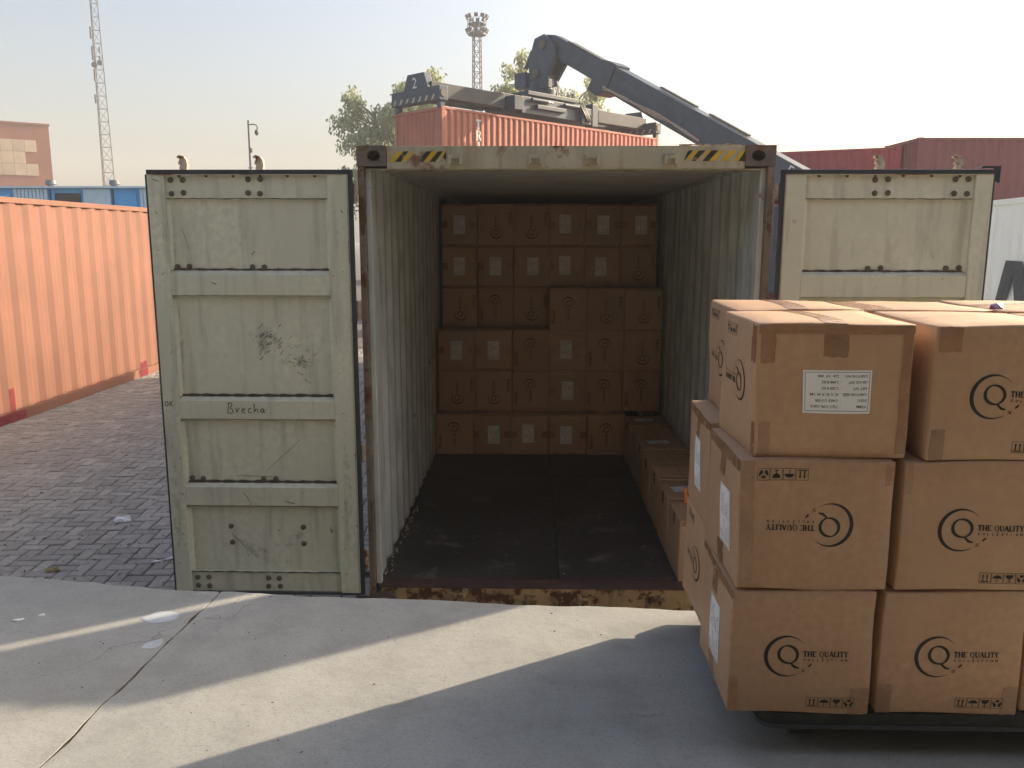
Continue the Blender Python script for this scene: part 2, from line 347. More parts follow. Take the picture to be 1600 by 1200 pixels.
# ------------------------------------------------------------------ the open container
HH, FZ = 2.896, 0.16
box = thing('shipping_container', 'open green-grey shipping container with rusty frame, doors swung wide, cartons inside', 'container')
prof = corr_profile(11.9, 0.278, 0.034, 0.22)
for s in (-1, 1):
    mb = MB()
    sheet(mb, prof, lambda t, d, z: (s*(1.172+d), 0.10+t, z), 0.14, 2.84)
    sheet(mb, prof, lambda t, d, z: (s*(1.177+d), 0.10+t, z), 0.14, 2.84)
    mb.build('side_wall', 'interior', box, fix=False)
    MB().box(min(s*1.16, s*1.219), max(s*1.16, s*1.219), 0.10, 12.1, 2.80, 2.89).build('top_rail', 'interior', box)
    MB().box(min(s*1.178, s*1.219), max(s*1.178, s*1.219), 0.17, 12.1, 0.0, 0.139).build('bottom_rail', 'post', box)
    # rear corner post: outer flange and inner channel
    mb = MB(); mb.box(min(s*1.182, s*1.219), max(s*1.182, s*1.219), 0.0, 0.10, 0.118, 2.776)
    mb.build('corner_post', 'post', box, bevel=0.004)
    MB().box(min(s*1.150, s*1.1815), max(s*1.150, s*1.1815), 0.045, 0.099, 0.16, 2.77).build('post_liner', 'interior', box, bevel=0.004)
    for z0 in (0.0, HH-0.118):
        x0, x1 = (-1.222, -1.045) if s < 0 else (1.045, 1.222)
        if z0 == 0: x0, x1 = (-1.222, -1.06) if s < 0 else (1.06, 1.222)
        cst = MB(); y0, y1, z1 = -0.004, 0.16, z0+0.118
        # face with an oval hole: ring between rectangle and oval
        cx, cz = (x0+x1)/2-s*0.012, z0+0.059; n = 16; ov = []; rc = []
        for k in range(n):
            an = 2*math.pi*k/n; c_, s_ = math.cos(an), math.sin(an)
            ov.append((cx+0.040*c_, cz+0.031*s_))
            m_ = max(abs(c_)/1.0, abs(s_)/1.0); rc.append((c_/m_, s_/m_))
        rcx = [(((x0+x1)/2+u*(x1-x0)/2), ((z0+z1)/2+v*(z1-z0)/2)) for u, v in rc]
        vs = [(p[0], y0, p[1]) for p in rcx]+[(p[0], y0, p[1]) for p in ov]+[(p[0], y0+0.07, p[1]) for p in ov]+[(p[0], y1, p[1]) for p in rcx]
        fs = []
        for k in range(n):
            j = (k+1) % n
            fs += [(k, j, n+j, n+k), (n+k, n+j, 2*n+j, 2*n+k), (k, 3*n+k, 3*n+j, j)]
        fs += [tuple(range(2*n, 3*n)), tuple(range(3*n, 4*n))]
        cst.add(vs, fs).build('corner_casting', 'casting', box)
mb = MB(); mb.box(-1.044, 1.044, 0.0, 0.012, 2.763, 2.886); mb.box(-1.044, 1.044, 0.0121, 0.11, 2.874, 2.886); mb.box(-1.149, 1.149, 0.0125, 0.11, 2.757, 2.7629)
mb.box(-1.044, 1.044, 0.0, 0.012, 2.8861, 2.893)
mb.build('header', 'header', box, bevel=0.003)
# bent lip on the header, right end
mb = MB(); pts = [(0.66+0.04*i, 2.893+0.012*noise.noise((i*0.9, 2, 2))+0.004) for i in range(10)]
mb.ribbon(pts, 0.012, lambda x, z: (x, -0.003+0.004*math.sin(x*30), z)); mb.build('bent_lip', 'cam_steel', box)
for x in (-0.639, -0.175, 0.157, 0.611):
    for z, nm in ((2.812, 'header'), (0.088, 'sill')):
        k = MB(); k.box(x-0.036, x-0.022, -0.05, -0.001, z-0.026, z+0.026); k.box(x+0.022, x+0.036, -0.05, -0.001, z-0.026, z+0.026)
        k.box(x-0.0215, x+0.0215, -0.048, -0.03, z+0.006, z+0.022); k.box(x-0.045, x+0.045, -0.008, -0.0008, z-0.034, z+0.034)
        k.build('cam_keeper', 'header' if nm == 'header' else 'sill', box, bevel=0.003)
def sticker(x0, x1, z0, z1, gaps):
    n = 0; w = (x1-x0)/5.0
    for i in range(-1, 6):
        a = x0+i*w
        for (mt, o0, o1) in (('yellow', 0.0, 0.52), ('black', 0.52, 1.0)):
            n += 1
            if n in gaps: continue
            p = [(a+o0*w, z0), (a+o1*w, z0), (a+(o1+0.75)*w, z1), (a+(o0+0.75)*w, z1)]
            # clip to the sticker by clamping
            p = [(min(max(q[0]+random.uniform(-.004, .004), x0), x1), q[1]) for q in p]
            if max(q[0] for q in p)-min(q[0] for q in p) < 0.02: continue
            MB().add([(q[0], -0.0022 if mt == 'yellow' else -0.003, q[1]) for q in p], [(0, 1, 2, 3)]).build('hazard_stripe', mt, box)
sticker(-1.03, -0.695, 2.803, 2.862, (2, 6, 7)); sticker(0.69, 1.043, 2.806, 2.866, (8, 10))
sl = MB(); sl.box(-1.059, 1.059, 0.0, 0.012, 0.0, FZ-0.006); sl.box(-1.148, 1.148, 0.013, 0.16, 0.02, FZ-0.007)
sl.build('sill', 'sill', box, bevel=0.003)
MB().box(-1.149, 1.149, -0.004, 0.135, FZ-0.006, FZ).build('threshold', 'threshold', box, bevel=0.002)
for i in range(5):
    for (x0, x1) in ((-1.168, -0.003), (0.003, 1.168)):
        y0 = 0.14+i*2.4
        MB().box(x0, x1, y0, min(y0+2.394, 12.05), FZ-0.03, FZ-0.001).build('floor_board', 'floor', box)
# rubbish of splinters along the foot of the walls
mb = MB()
for i in range(40):
    x = -1.155+abs(random.gauss(0, 0.018)); y = random.uniform(0.15, 1.6); a = random.uniform(0, 3); l = random.uniform(0.01, 0.035)
    mb.tube([(x, y, FZ+0.004), (x+math.cos(a)*l*0.5, y+math.sin(a)*l, FZ+0.006+random.uniform(0, 0.012))], 0.003, 4)
for i in range(16):
    x = random.uniform(-1.0, 0.7); y = random.uniform(0.2, 2.6); a = random.uniform(0, 3); l = random.uniform(0.003, 0.010)
    mb.tube([(x, y, FZ+0.002), (x+math.cos(a)*l, y+math.sin(a)*l, FZ+0.003)], 0.003, 4)
o = mb.build('wood_splinters', 'cream_tile', None); o['kind'] = 'stuff'; o['label'] = 'pale splinters and paper crumbs scattered on the dark container floor'
rp = corr_profile(11.9, 0.21, 0.05, 0.05)
mb = MB(); sheet(mb, rp, lambda t, d, x: (x, 0.115+t, 2.868-d), -1.159, 1.159); sheet(mb, rp, lambda t, d, x: (x, 0.115+t, 2.873-d), -1.159, 1.159)
mb.build('roof', 'roof', box, fix=False)
MB().box(-1.15, 1.15, 12.06, 12.10, 0.14, 2.86).build('front_wall', 'interior', box)

def cyl(r, h, n, y0=0.0):  # disc facing -Y
    mb = MB(); ring = [(r*math.cos(2*math.pi*k/n), r*math.sin(2*math.pi*k/n)) for k in range(n)]
    mb.prism(ring, 'y', y0, y0-h); return mb
bolt_me = None
b_ = MB(); ring = [(0.0165*math.cos(2*math.pi*k/12), 0.0165*math.sin(2*math.pi*k/12)) for k in range(12)]; r2 = [(x*0.55, z*0.55) for x, z in ring]
b_.add([(x, 0, z) for x, z in ring]+[(x, -0.006, z) for x, z in ring]+[(x, -0.012, z) for x, z in r2]+[(0, -0.013, 0)],
       [(k, (k+1) % 12, 12+(k+1) % 12, 12+k) for k in range(12)]+[(12+k, 12+(k+1) % 12, 24+(k+1) % 12, 24+k) for k in range(12)]+[(24+k, 24+(k+1) % 12, 36) for k in range(12)])
bolt_me = b_.mesh('bolt'); bolt_me.materials.append(M['bolt'])
rv = MB(); rv.add([(v[0]*0.5, v[1], v[2]*0.5) for v in b_.v], b_.f); rivet_me = rv.mesh('rivet'); rivet_me.materials.append(M['bolt'])

def door(s, label):
    """s = -1 left, +1 right; door lies folded out in line with the container's end"""
    X = lambda x: s*x
    def bx(mb, x0, x1, y0, y1, z0, z1): a, b = sorted((X(x0), X(x1))); return mb.box(a, b, y0, y1, z0, z1)
    d = bx(MB(), 1.30, 2.41, -0.032, -0.004, 0.15, 2.735).build('door', 'door', box, bevel=0.003); d['label'] = label
    FY = -0.07
    for x0, x1 in ((1.265, 1.385), (2.345, 2.443)):
        bx(MB(), x0, x1, FY, -0.033, 0.142, 2.728).build('stile', 'door', d, bevel=0.004)
    a0, a1 = 1.386, 2.344
    for z0, z1 in ((2.022, 2.150), (1.266, 1.383), (0.712, 0.834)):
        r_ = MB(); A, B = sorted((X(a0), X(a1)))
        r_.prism([(FY+0.003, z0+0.004), (FY+0.003, z1-0.002), (-0.034, z1+0.022), (-0.034, z0-0.016)], 'x', A, B); r_.build('rail', 'door', d, bevel=0.002)
    for z0, z1, nm in ((2.592, 2.729, 'top_channel'), (0.144, 0.274, 'bottom_channel')):
        r_ = MB(); A, B = sorted((X(a0), X(a1)))
        if nm == 'top_channel': r_.prism([(-0.052, z0), (-0.047, z1), (-0.033, z1), (-0.033, z0)], 'x', A, B)
        else: r_.prism([(-0.047, z0), (-0.053, z1-0.006), (-0.062, z1), (-0.033, z1), (-0.033, z0)], 'x', A, B)
        r_.build(nm, 'door', d)
    for z0, z1 in ((2.173, 2.591), (1.406, 2.005), (0.857, 1.249), (0.275, 0.695)):
        p = MB(); A, B = sorted((X(a0), X(a1))); n, m = 12, 10; vs = []; fs = []
        for j in range(m+1):
            for i in range(n+1):
                u, v = i/n, j/m; e = min(u, 1-u)*n
                y = -0.0335-(0.018 if i in (0, n) else 0.0)+0.002*noise.noise((A*3+u*3, v*3, z0*7))
                uu = u if 0 < i < n else u
                x = A+(B-A)*(0.018*(1 if i == 1 else -1 if i == n-1 else 0)/(B-A)*0+ (u if i in (0, n) else (0.02+0.96*(i-1)/(n-2))))
                vs.append((x, y, z0+(z1-z0)*v))
        for j in range(m):
            for i in range(n): k = j*(n+1)+i; fs.append((k, k+1, k+n+2, k+n+1))
        p.add(vs, fs).build('panel', 'door', d, fix=False, smooth=30)
    # dark strips along the ledges and seams
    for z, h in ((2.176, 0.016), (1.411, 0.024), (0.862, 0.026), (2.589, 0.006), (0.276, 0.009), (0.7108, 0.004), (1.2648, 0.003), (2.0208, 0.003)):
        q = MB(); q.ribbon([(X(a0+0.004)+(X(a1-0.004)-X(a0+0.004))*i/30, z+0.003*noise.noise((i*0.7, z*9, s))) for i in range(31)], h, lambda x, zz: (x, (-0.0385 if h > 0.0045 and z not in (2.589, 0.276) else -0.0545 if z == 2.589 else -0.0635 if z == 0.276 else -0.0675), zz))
        q.build('dark_line', 'grime_and_lines', d, fix=False)
    gk = MB()
    bx(gk, 1.237, 1.264, -0.066, -0.046, 0.13, 2.754); bx(gk, 1.2641, 2.446, -0.069, -0.044, 2.7285, 2.754); bx(gk, 2.4432, 2.456, -0.066, -0.048, 0.13, 2.728); bx(gk, 1.2641, 2.446, -0.066, -0.046, 0.126, 0.1415)
    gk.build('gasket', 'rubber', d, bevel=0.004)
    lip = MB(); bx(lip, 1.2645, 2.44, -0.074, -0.0695, 2.722, 2.7275); bx(lip, 1.2655, 1.2705, -0.074, -0.0705, 0.15, 2.7215); lip.build('gasket_strip', 'header', d)
    for x in (1.783, 1.855, 2.237, 2.309):
        for z, y in ((2.697, -0.0485), (2.62, -0.0515), (2.192, -0.034), (0.881, -0.034), (0.232, -0.051), (0.176, -0.0485)):
            o = obj('bolt', bolt_me, None, d, (X(x)+random.uniform(-.003, .003), y, z+random.uniform(-.003, .003)))
    for x, z in ((2.08, 0.569), (1.622, 0.566), (2.078, 0.463), (1.622, 0.457)): obj('bolt', bolt_me, None, d, (X(x), -0.034, z))
    for x in (1.46, 1.62, 1.78, 1.94, 2.10, 2.26): obj('rivet', rivet_me, None, d, (X(x), -0.048, 2.718))
    for z in (2.62, 1.93, 1.05, 0.36):
        h_ = MB(); bx(h_, 1.2195, 1.300, -0.022, -0.003, z-0.055, z+0.055); h_.tube([(X(1.232), -0.03, z-0.058), (X(1.232), -0.03, z+0.058)], 0.013, 10)
        h_.build('hinge', 'cam_steel', d)
    for x in (1.82, 2.275):
        c_ = MB(); pr = [(-0.004, 0), (0.034, 0), (0.040, 0.03), (0.036, 0.058), (0.020, 0.080), (-0.006, 0.088), (-0.022, 0.080), (-0.020, 0.070), (-0.004, 0.066), (-0.012, 0.05), (-0.016, 0.034), (-0.002, 0.03), (-0.010, 0.012)]
        c_.prism([(X(x)+p[0], 2.757+p[1]) for p in pr], 'y', 0.02, 0.055); c_.build('lock_cam', 'cam_steel', d, bevel=0.003)
        c_ = MB(); c_.tube([(X(x)+0.01, 0.034, 0.10), (X(x)+0.01, 0.034, 2.757)], 0.017, 10); c_.build('lock_rod', 'steel', d)
    return d
dl = door(-1, 'left door leaf, scribbled and scuffed, folded out flat')
dr = door(1, 'right door leaf, cleaner, half hidden by stacked cartons')
br = MB(); br.prism([(2.458, 2.70), (2.50, 2.68), (2.50, 2.775), (2.40, 2.775), (2.38, 2.764), (2.458, 2.764)], 'y', -0.03, -0.012); br.build('corner_bracket', 'rubber', dr)

# handwriting and scratches on the left leaf
hand = {
 'B': [[(0, 0), (0.1, 0.5), (0.15, 1.0)], [(0.05, 1.0), (0.45, 1.05), (0.5, 0.75), (0.2, 0.55), (0.5, 0.4), (0.55, 0.1), (0.3, -0.05), (0, 0.05)]],
 'r': [[(0, 0.5), (0.1, 0.0), (0.12, 0.3), (0.35, 0.5)]],
 'e': [[(0, 0.25), (0.35, 0.3), (0.3, 0.5), (0.08, 0.45), (0.02, 0.2), (0.15, 0.0), (0.42, 0.08)]],
 'c': [[(0.35, 0.48), (0.1, 0.45), (0.02, 0.2), (0.18, 0.0), (0.4, 0.1)]],
 'h': [[(0.05, 1.0), (0.05, 0.0), (0.15, 0.4), (0.35, 0.45), (0.4, 0.05)]],
 'a': [[(0.38, 0.45), (0.1, 0.45), (0.03, 0.2), (0.15, 0.02), (0.35, 0.2), (0.38, 0.45), (0.4, 0.1), (0.5, 0.08)]],
 'O': [[(0.3, 0.9), (0.05, 0.7), (0.0, 0.3), (0.25, 0.05), (0.55, 0.25), (0.55, 0.7), (0.3, 0.9)]],
 'K': [[(0.05, 0.95), (0.0, 0.05)], [(0.5, 0.95), (0.05, 0.5), (0.6, 0.0)]]}
def write(word, x, z, size, adv, y, wd, parent, m):
    mb = MB()
    for ch in word:
        for st in hand[ch]:
            pts = []
            for i in range(len(st)-1):
                for k in range(4): t = k/4; pts.append((st[i][0]*(1-t)+st[i+1][0]*t, st[i][1]*(1-t)+st[i+1][1]*t))
            pts.append(st[-1])
            # soften corners
            for _ in range(2): pts = [pts[0]]+[((pts[i-1][0]+2*pts[i][0]+pts[i+1][0])/4, (pts[i-1][1]+2*pts[i][1]+pts[i+1][1])/4) for i in range(1, len(pts)-1)]+[pts[-1]]
            mb.ribbon([(x+p[0]*size, z+p[1]*size) for p in pts], wd, lambda a, b: (a, y, b))
        x += adv[ch]*size if isinstance(adv, dict) else adv*size
    return mb.build('handwriting', m, parent, fix=False)
write('Brecha', -2.048, 1.305, 0.062, {'B': 0.85, 'r': 0.55, 'e': 0.62, 'c': 0.6, 'h': 0.62, 'a': 0.6}, -0.0685, 0.007, dl, 'bolt')
write('OK', -2.43, 1.345, 0.036, 0.85, -0.0712, 0.0065, dl, 'bolt')
scr = MB()
def scratch(pts, w, y): scr.ribbon(pts, w, lambda a, b: (a, y, b))
for pts, w, y in ((((-2.27, 2.42), (-2.25, 2.36), (-2.235, 2.29)), 0.003, -0.0365), (((-1.98, .80), (-1.955, .77), (-1.94, .735), (-1.935, .715)), .004, -.0685),
                  (((-2.08, .52), (-2.03, .47), (-1.99, .42), (-1.98, .37)), .004, -.0365), (((-1.62, 1.13), (-1.75, 1.01), (-1.85, .92)), .0025, -.0365),
                  (((-1.72, .745), (-1.66, .73)), .006, -.0685), (((-2.41, 2.70), (-2.37, 2.685)), .005, -.0712), (((-2.10, 2.10), (-2.07, 2.09)), .006, -.0685),
                  (((-2.03, .90), (-1.80, .895)), .003, -.0365), (((-2.1, 2.155), (-2.0, 2.165)), .002, -.0365)): scratch(pts, w, y)
for i in range(34):
    cx, cz = random.gauss(-1.80, 0.05), random.gauss(1.74, 0.045); l = random.uniform(.006, .03)
    scratch([(cx, cz), (cx+l, cz+l*random.uniform(.5, 1.6))], random.uniform(.002, .006), -0.0365)
for i in range(14):
    cx, cz = random.gauss(-1.58, 0.05), random.gauss(1.62, 0.05); l = random.uniform(.01, .04)
    scratch([(cx, cz), (cx+l, cz+l*random.uniform(-.9, -.2))], random.uniform(.002, .004), -0.0365)
for i in range(40):
    x = random.choice((random.uniform(-2.44, -2.35), random.uniform(-1.38, -1.27))); z = random.uniform(.2, 2.7); l = random.uniform(.004, .02)
    scratch([(x, z), (x+l*.5, z+l*random.uniform(-1, 1))], random.uniform(.002, .007), -0.0712)
def smudge_and_strip_material():
    m = mat('grey_smudge_and_strip', (0.17, 0.17, 0.17), 0.8, 0.2, 8, bump=0); nt = m.node_tree; N = nt.nodes; L = nt.links
    tc = N.new('ShaderNodeTexCoord'); n = N.new('ShaderNodeTexNoise'); n.inputs['Scale'].default_value = 17; n.inputs['Detail'].default_value = 9; n.inputs['Roughness'].default_value = 0.65; L.new(tc.outputs['Object'], n.inputs['Vector'])
    r = N.new('ShaderNodeMapRange'); r.inputs[1].default_value = 0.47; r.inputs[2].default_value = 0.75; r.inputs[3].default_value = 0.0; r.inputs[4].default_value = 0.42; L.new(n.outputs['Fac'], r.inputs[0]); L.new(r.outputs[0], N['Principled BSDF'].inputs['Alpha'])
    return m
M['smudge_and_strip'] = smudge_and_strip_material()
for pts, w_, y_ in ((((-2.06, .51), (-1.98, .45), (-1.90, .385), (-1.80, .345), (-1.68, .33)), .075, -.0368), (((-1.60, .57), (-1.66, .50), (-1.73, .455), (-1.80, .44)), .06, -.0368), (((-1.985, .742), (-1.90, .748), (-1.86, .755)), .05, -.0681),
                    (((-1.90, 1.80), (-1.80, 1.76), (-1.70, 1.72)), .16, -.0368), (((-1.72, 1.62), (-1.60, 1.66), (-1.52, 1.6)), .14, -.0368), (((-2.415, .35), (-2.405, .6), (-2.41, .9), (-2.40, 1.15)), .05, -.0708), (((-1.33, .3), (-1.325, .8), (-1.33, 1.2)), .05, -.0708),
                    (((-2.325, .32), (-2.322, .66)), .03, -.0366), (((-2.325, .9), (-2.322, 1.22)), .03, -.0366), (((-2.325, 1.45), (-2.322, 1.98)), .03, -.0366), (((-2.325, 2.2), (-2.322, 2.56)), .03, -.0366)):  # these narrow grey strips run up the left edges of the panels
    q = MB(); fine_ = []
    for i in range(len(pts)-1):
        for k in range(6): fine_.append((pts[i][0]+(pts[i+1][0]-pts[i][0])*k/6, pts[i][1]+(pts[i+1][1]-pts[i][1])*k/6))
    fine_.append(pts[-1]); nf = len(fine_)
    vs = []
    for i, p in enumerate(fine_):
        d_ = Vector((fine_[min(i+1, nf-1)][0]-fine_[max(i-1, 0)][0], fine_[min(i+1, nf-1)][1]-fine_[max(i-1, 0)][1])).normalized(); hw = w_/2*math.sin(PI_*(i+.6)/(nf+.2))
        vs += [(p[0]-d_.y*hw, y_, p[1]+d_.x*hw), (p[0]+d_.y*hw, y_, p[1]-d_.x*hw)]
    q.add(vs, [(2*i, 2*i+1, 2*i+3, 2*i+2) for i in range(nf-1)]); q.build('smudge_and_strip', 'smudge_and_strip', dl, fix=False)
scr.build('scuff_marks', 'bolt', dl, fix=False)['kind'] = 'stuff'

# ------------------------------------------------------------------ print: stroke lettering, logo, marks, label text
SER = {  # strokes (x0,y0,x1,y1,w) on a unit-high letter, plus advance
 'T': ([(0.34, 0, 0.34, 1, .17), (0, .95, .68, .95, .1), (.04, .78, .04, 1, .07), (.64, .78, .64, 1, .07), (.18, .03, .5, .03, .07)], .76),
 'H': ([(.13, 0, .13, 1, .17), (.65, 0, .65, 1, .17), (.13, .5, .65, .5, .09), (0, .03, .26, .03, .07), (.52, .03, .78, .03, .07), (0, .97, .26, .97, .07), (.52, .97, .78, .97, .07)], .86),
 'E': ([(.13, 0, .13, 1, .17), (0, .96, .6, .96, .08), (.13, .52, .45, .52, .08), (0, .04, .62, .04, .08), (.58, .75, .58, 1, .07), (.6, 0, .6, .26, .07)], .72),
 'U': ([(.13, .25, .13, 1, .17), (.62, .25, .62, 1, .1), (.13, .28, .25, .06, .15), (.25, .06, .5, .06, .12), (.5, .06, .62, .28, .1), (0, .97, .27, .97, .07), (.5, .97, .75, .97, .07)], .82),
 'A': ([(.08, 0, .38, 1, .09), (.38, 1, .7, 0, .17), (.2, .33, .56, .33, .08), (0, .03, .2, .03, .07), (.56, .03, .82, .03, .07)], .84),
 'L': ([(.13, 0, .13, 1, .17), (0, .97, .28, .97, .07), (0, .04, .58, .04, .08), (.56, 0, .56, .28, .07)], .66),
 'I': ([(.14, 0, .14, 1, .17), (0, .97, .28, .97, .07), (0, .03, .28, .03, .07)], .38),
 'Y': ([(.36, 0, .36, .45, .17), (.08, 1, .36, .45, .16), (.66, 1, .36, .45, .09), (.2, .03, .52, .03, .07), (0, .97, .24, .97, .07), (.54, .97, .78, .97, .07)], .8),
 'Q': (None, .92), 'R': ([(.13, 0, .13, 1, .17), (0, .97, .45, .97, .08), (.45, .97, .6, .82, .12), (.6, .82, .6, .66, .14), (.6, .66, .42, .52, .12), (.13, .52, .42, .52, .08), (.36, .52, .68, 0, .16), (0, .03, .28, .03, .07)], .78), ' ': ([], .45)}
def ring2(mb, cx, cy, rx, ry, th, n=28, a0=0.0, a1=2*math.pi, to3=lambda x, y: (x, y, 0)):
    vs = []; closed = abs(a1-a0-2*math.pi) < 1e-6
    for k in range(n+1):
        t = a0+(a1-a0)*k/n; w = th(t); c, s = math.cos(t), math.sin(t)
        vs += [to3(cx+rx*c, cy+ry*s), to3(cx+(rx-w)*c, cy+(ry-w)*s)]
    mb.add(vs, [(2*k, 2*k+1, 2*k+3, 2*k+2) for k in range(n)])
def seg2(mb, x0, y0, x1, y1, w, dz=0.0):
    d = Vector((x1-x0, y1-y0)); l = d.length or 1; q = Vector((-d.y, d.x))/l*w/2
    mb.add([(x0+q.x, y0+q.y, dz), (x0-q.x, y0-q.y, dz), (x1-q.x, y1-q.y, dz), (x1+q.x, y1+q.y, dz)], [(0, 1, 2, 3)])
def serif(mb, txt, x, y, h):
    for ch in txt:
        st, adv = SER[ch]
        if ch == 'Q':
            ring2(mb, x+.4*h, y+.5*h, .4*h, .52*h, lambda t: h*(.08+.09*abs(math.cos(t))), 18); seg2(mb, x+.4*h, y+.1*h, x+.82*h, y-.2*h, .12*h)
        else:
            for a in st: seg2(mb, x+a[0]*h, y+a[1]*h, x+a[2]*h, y+a[3]*h, a[4]*h*1.45)
        x += adv*h
    return x
def bfont(lines, bold=0.0):
    """built-in font text as flat 2D mesh data: lines of (text, x, y, size)"""
    mb = MB()
    for txt, x, y, size in lines:
        cu = bpy.data.curves.new('t', 'FONT'); cu.body = txt; cu.size = size; cu.resolution_u = 1; cu.offset = bold
        o = bpy.data.objects.new('t', cu); COL.objects.link(o)
        me = bpy.data.meshes.new_from_object(o.evaluated_get(bpy.context.evaluated_depsgraph_get()))
        mb.add([(v.co.x+x, v.co.y+y, 0) for v in me.vertices], [tuple(p.vertices) for p in me.polygons])
        bpy.data.objects.remove(o); bpy.data.curves.remove(cu); bpy.data.meshes.remove(me)
    return mb
LOGO = MB(); RR = 0.064
ring2(LOGO, 0, 0, RR, RR, lambda t: RR*(0.012+0.165*max(0, math.sin((t-R(40))/(R(305)-R(40))*math.pi))**1.3), 44, R(40), R(305))
ring2(LOGO, 0.005, 0.006, 0.0315, 0.0295, lambda t: 0.0035+0.0058*abs(math.cos(t-0.35)), 30)
LOGO.add([(0.009, -0.019, 0), (0.017, -0.020, 0), (0.026, -0.0285, 0), (0.040, -0.0345, 0), (0.036, -0.0375, 0), (0.024, -0.036, 0), (0.017, -0.029, 0)], [(0, 1, 2, 3, 4, 5, 6)])
for (x, y, r) in ((.048, -.040, .0022), (.053, -.043, .002), (.051, -.046, .0022), (.055, -.038, .0015), (.046, -.047, .0016)):
    LOGO.add([(x+r*math.cos(k*1.047), y+r*math.sin(k*1.047), 0) for k in range(6)], [tuple(range(6))])
LOGO.add([(.063, -.031, 0), (.068, -.031, 0), (.074, -.025, 0), (.0755, -.018, 0), (.072, -.021, 0), (.067, -.024, 0)], [(0, 1, 2, 3, 4, 5)])
xe = serif(LOGO, 'THE QUALITY', 0, 0, 0.0125)
k_ = len(SER)
# rescale the word to 0.135 m and move it beside the ring
LOGO2 = MB(); LOGO2.v = []; LOGO2.f = list(LOGO.f)
n0 = 0
tmp = MB(); xe = serif(tmp, 'THE QUALITY', 0, 0, 0.0125); nword = len(tmp.v); sc_ = 0.135/xe
for i, v in enumerate(LOGO.v):
    if i >= len(LOGO.v)-nword: LOGO2.v.append((0.0485+v[0]*sc_, 0.0005+v[1]*sc_/1.0*0.98, 0))
    else: LOGO2.v.append(v)
LOGO = LOGO2
cx_ = 0.0485
for i, ch in enumerate('COLLECTION'):
    t = bfont([(ch, cx_+i*0.0138, -0.0125, 0.0100)], 0.0004); LOGO.add(t.v, t.f)
# handling marks: four framed squares
MARK = MB(); S = 0.033
for i in range(4):
    x = -0.069+i*0.0355
    for a in ((x, -S/2, x+S, -S/2), (x, S/2, x+S, S/2)): seg2(MARK, *a, 0.0012)
    for a in ((x, -S/2, x, S/2), (x+S, -S/2, x+S, S/2)): seg2(MARK, *a, 0.0012)
    c = x+S/2
    if i == 0:
        for q in (-.006, .006):
            seg2(MARK, c+q, -.009, c+q, .006, .0034); MARK.add([(c+q-.004, .005, 0), (c+q+.004, .005, 0), (c+q, .0125, 0)], [(0, 1, 2)])
        seg2(MARK, c-.012, -.0115, c+.012, -.0115, .003)
    if i == 1:
        MARK.add([(c+.0135*math.cos(math.pi*k/10), -.001+.011*math.sin(math.pi*k/10), 0) for k in range(11)], [tuple(range(11))])
        seg2(MARK, c, 0, c, -.011, .002); seg2(MARK, c, -.011, c-.004, -.011, .002)
    if i == 2:
        MARK.add([(c-.0115, .011, 0), (c+.0115, .011, 0), (c+.0095, .002, 0), (c+.002, -.003, 0), (c-.002, -.003, 0), (c-.0095, .002, 0)], [(0, 1, 2, 3, 4, 5)])
        seg2(MARK, c, -.003, c, -.010, .0024); seg2(MARK, c-.006, -.0108, c+.006, -.0108, .0025)
    if i == 3:
        MARK.add([(c-.005, .003, 0), (c+.005, .003, 0), (c+.006, .011, 0), (c-.006, .011, 0)], [(0, 1, 2, 3)])
        for sg in (-1, 1): MARK.add([(c+sg*.013, .006, 0), (c+sg*.009, .002, 0), (c+sg*.002, -.004, 0), (c+sg*.003, -.012, 0), (c+sg*.009, -.012, 0), (c+sg*.0135, -.002, 0)], [(0, 1, 2, 3, 4, 5)])
LW, LH = 0.19, 0.122
LAB = MB(); ls = [('ITEM#', 'TQC-CVR-12812'), ('DESC', 'CAKE COVER'), ('CARTON SIZE', '42 X 42 X 40 CM'), ('NET WT', '2.288 KGS'), ('GROSS WT', '2.888 KGS'), ('CARTON NO.', '228  OF  888')]
LT = []
for i, (a, b) in enumerate(ls):
    y = LH/2-0.0235-i*0.0172; LT += [(a, -LW/2+0.011, y, 0.0108), (':', -0.0105, y, 0.0108), (b, -0.003, y, 0.0108)]
t = bfont(LT, 0.0001); LAB.add(t.v, t.f)
for a in ((-LW/2+.005, LH/2-.006, LW/2-.005, LH/2-.006), (-LW/2+.005, -LH/2+.006, LW/2-.005, -LH/2+.006)): seg2(LAB, *a, .0012)
for a in ((-LW/2+.006, -LH/2+.006, -LW/2+.006, LH/2-.006), (LW/2-.006, -LH/2+.006, LW/2-.006, LH/2-.006)): seg2(LAB, *a, .0012)

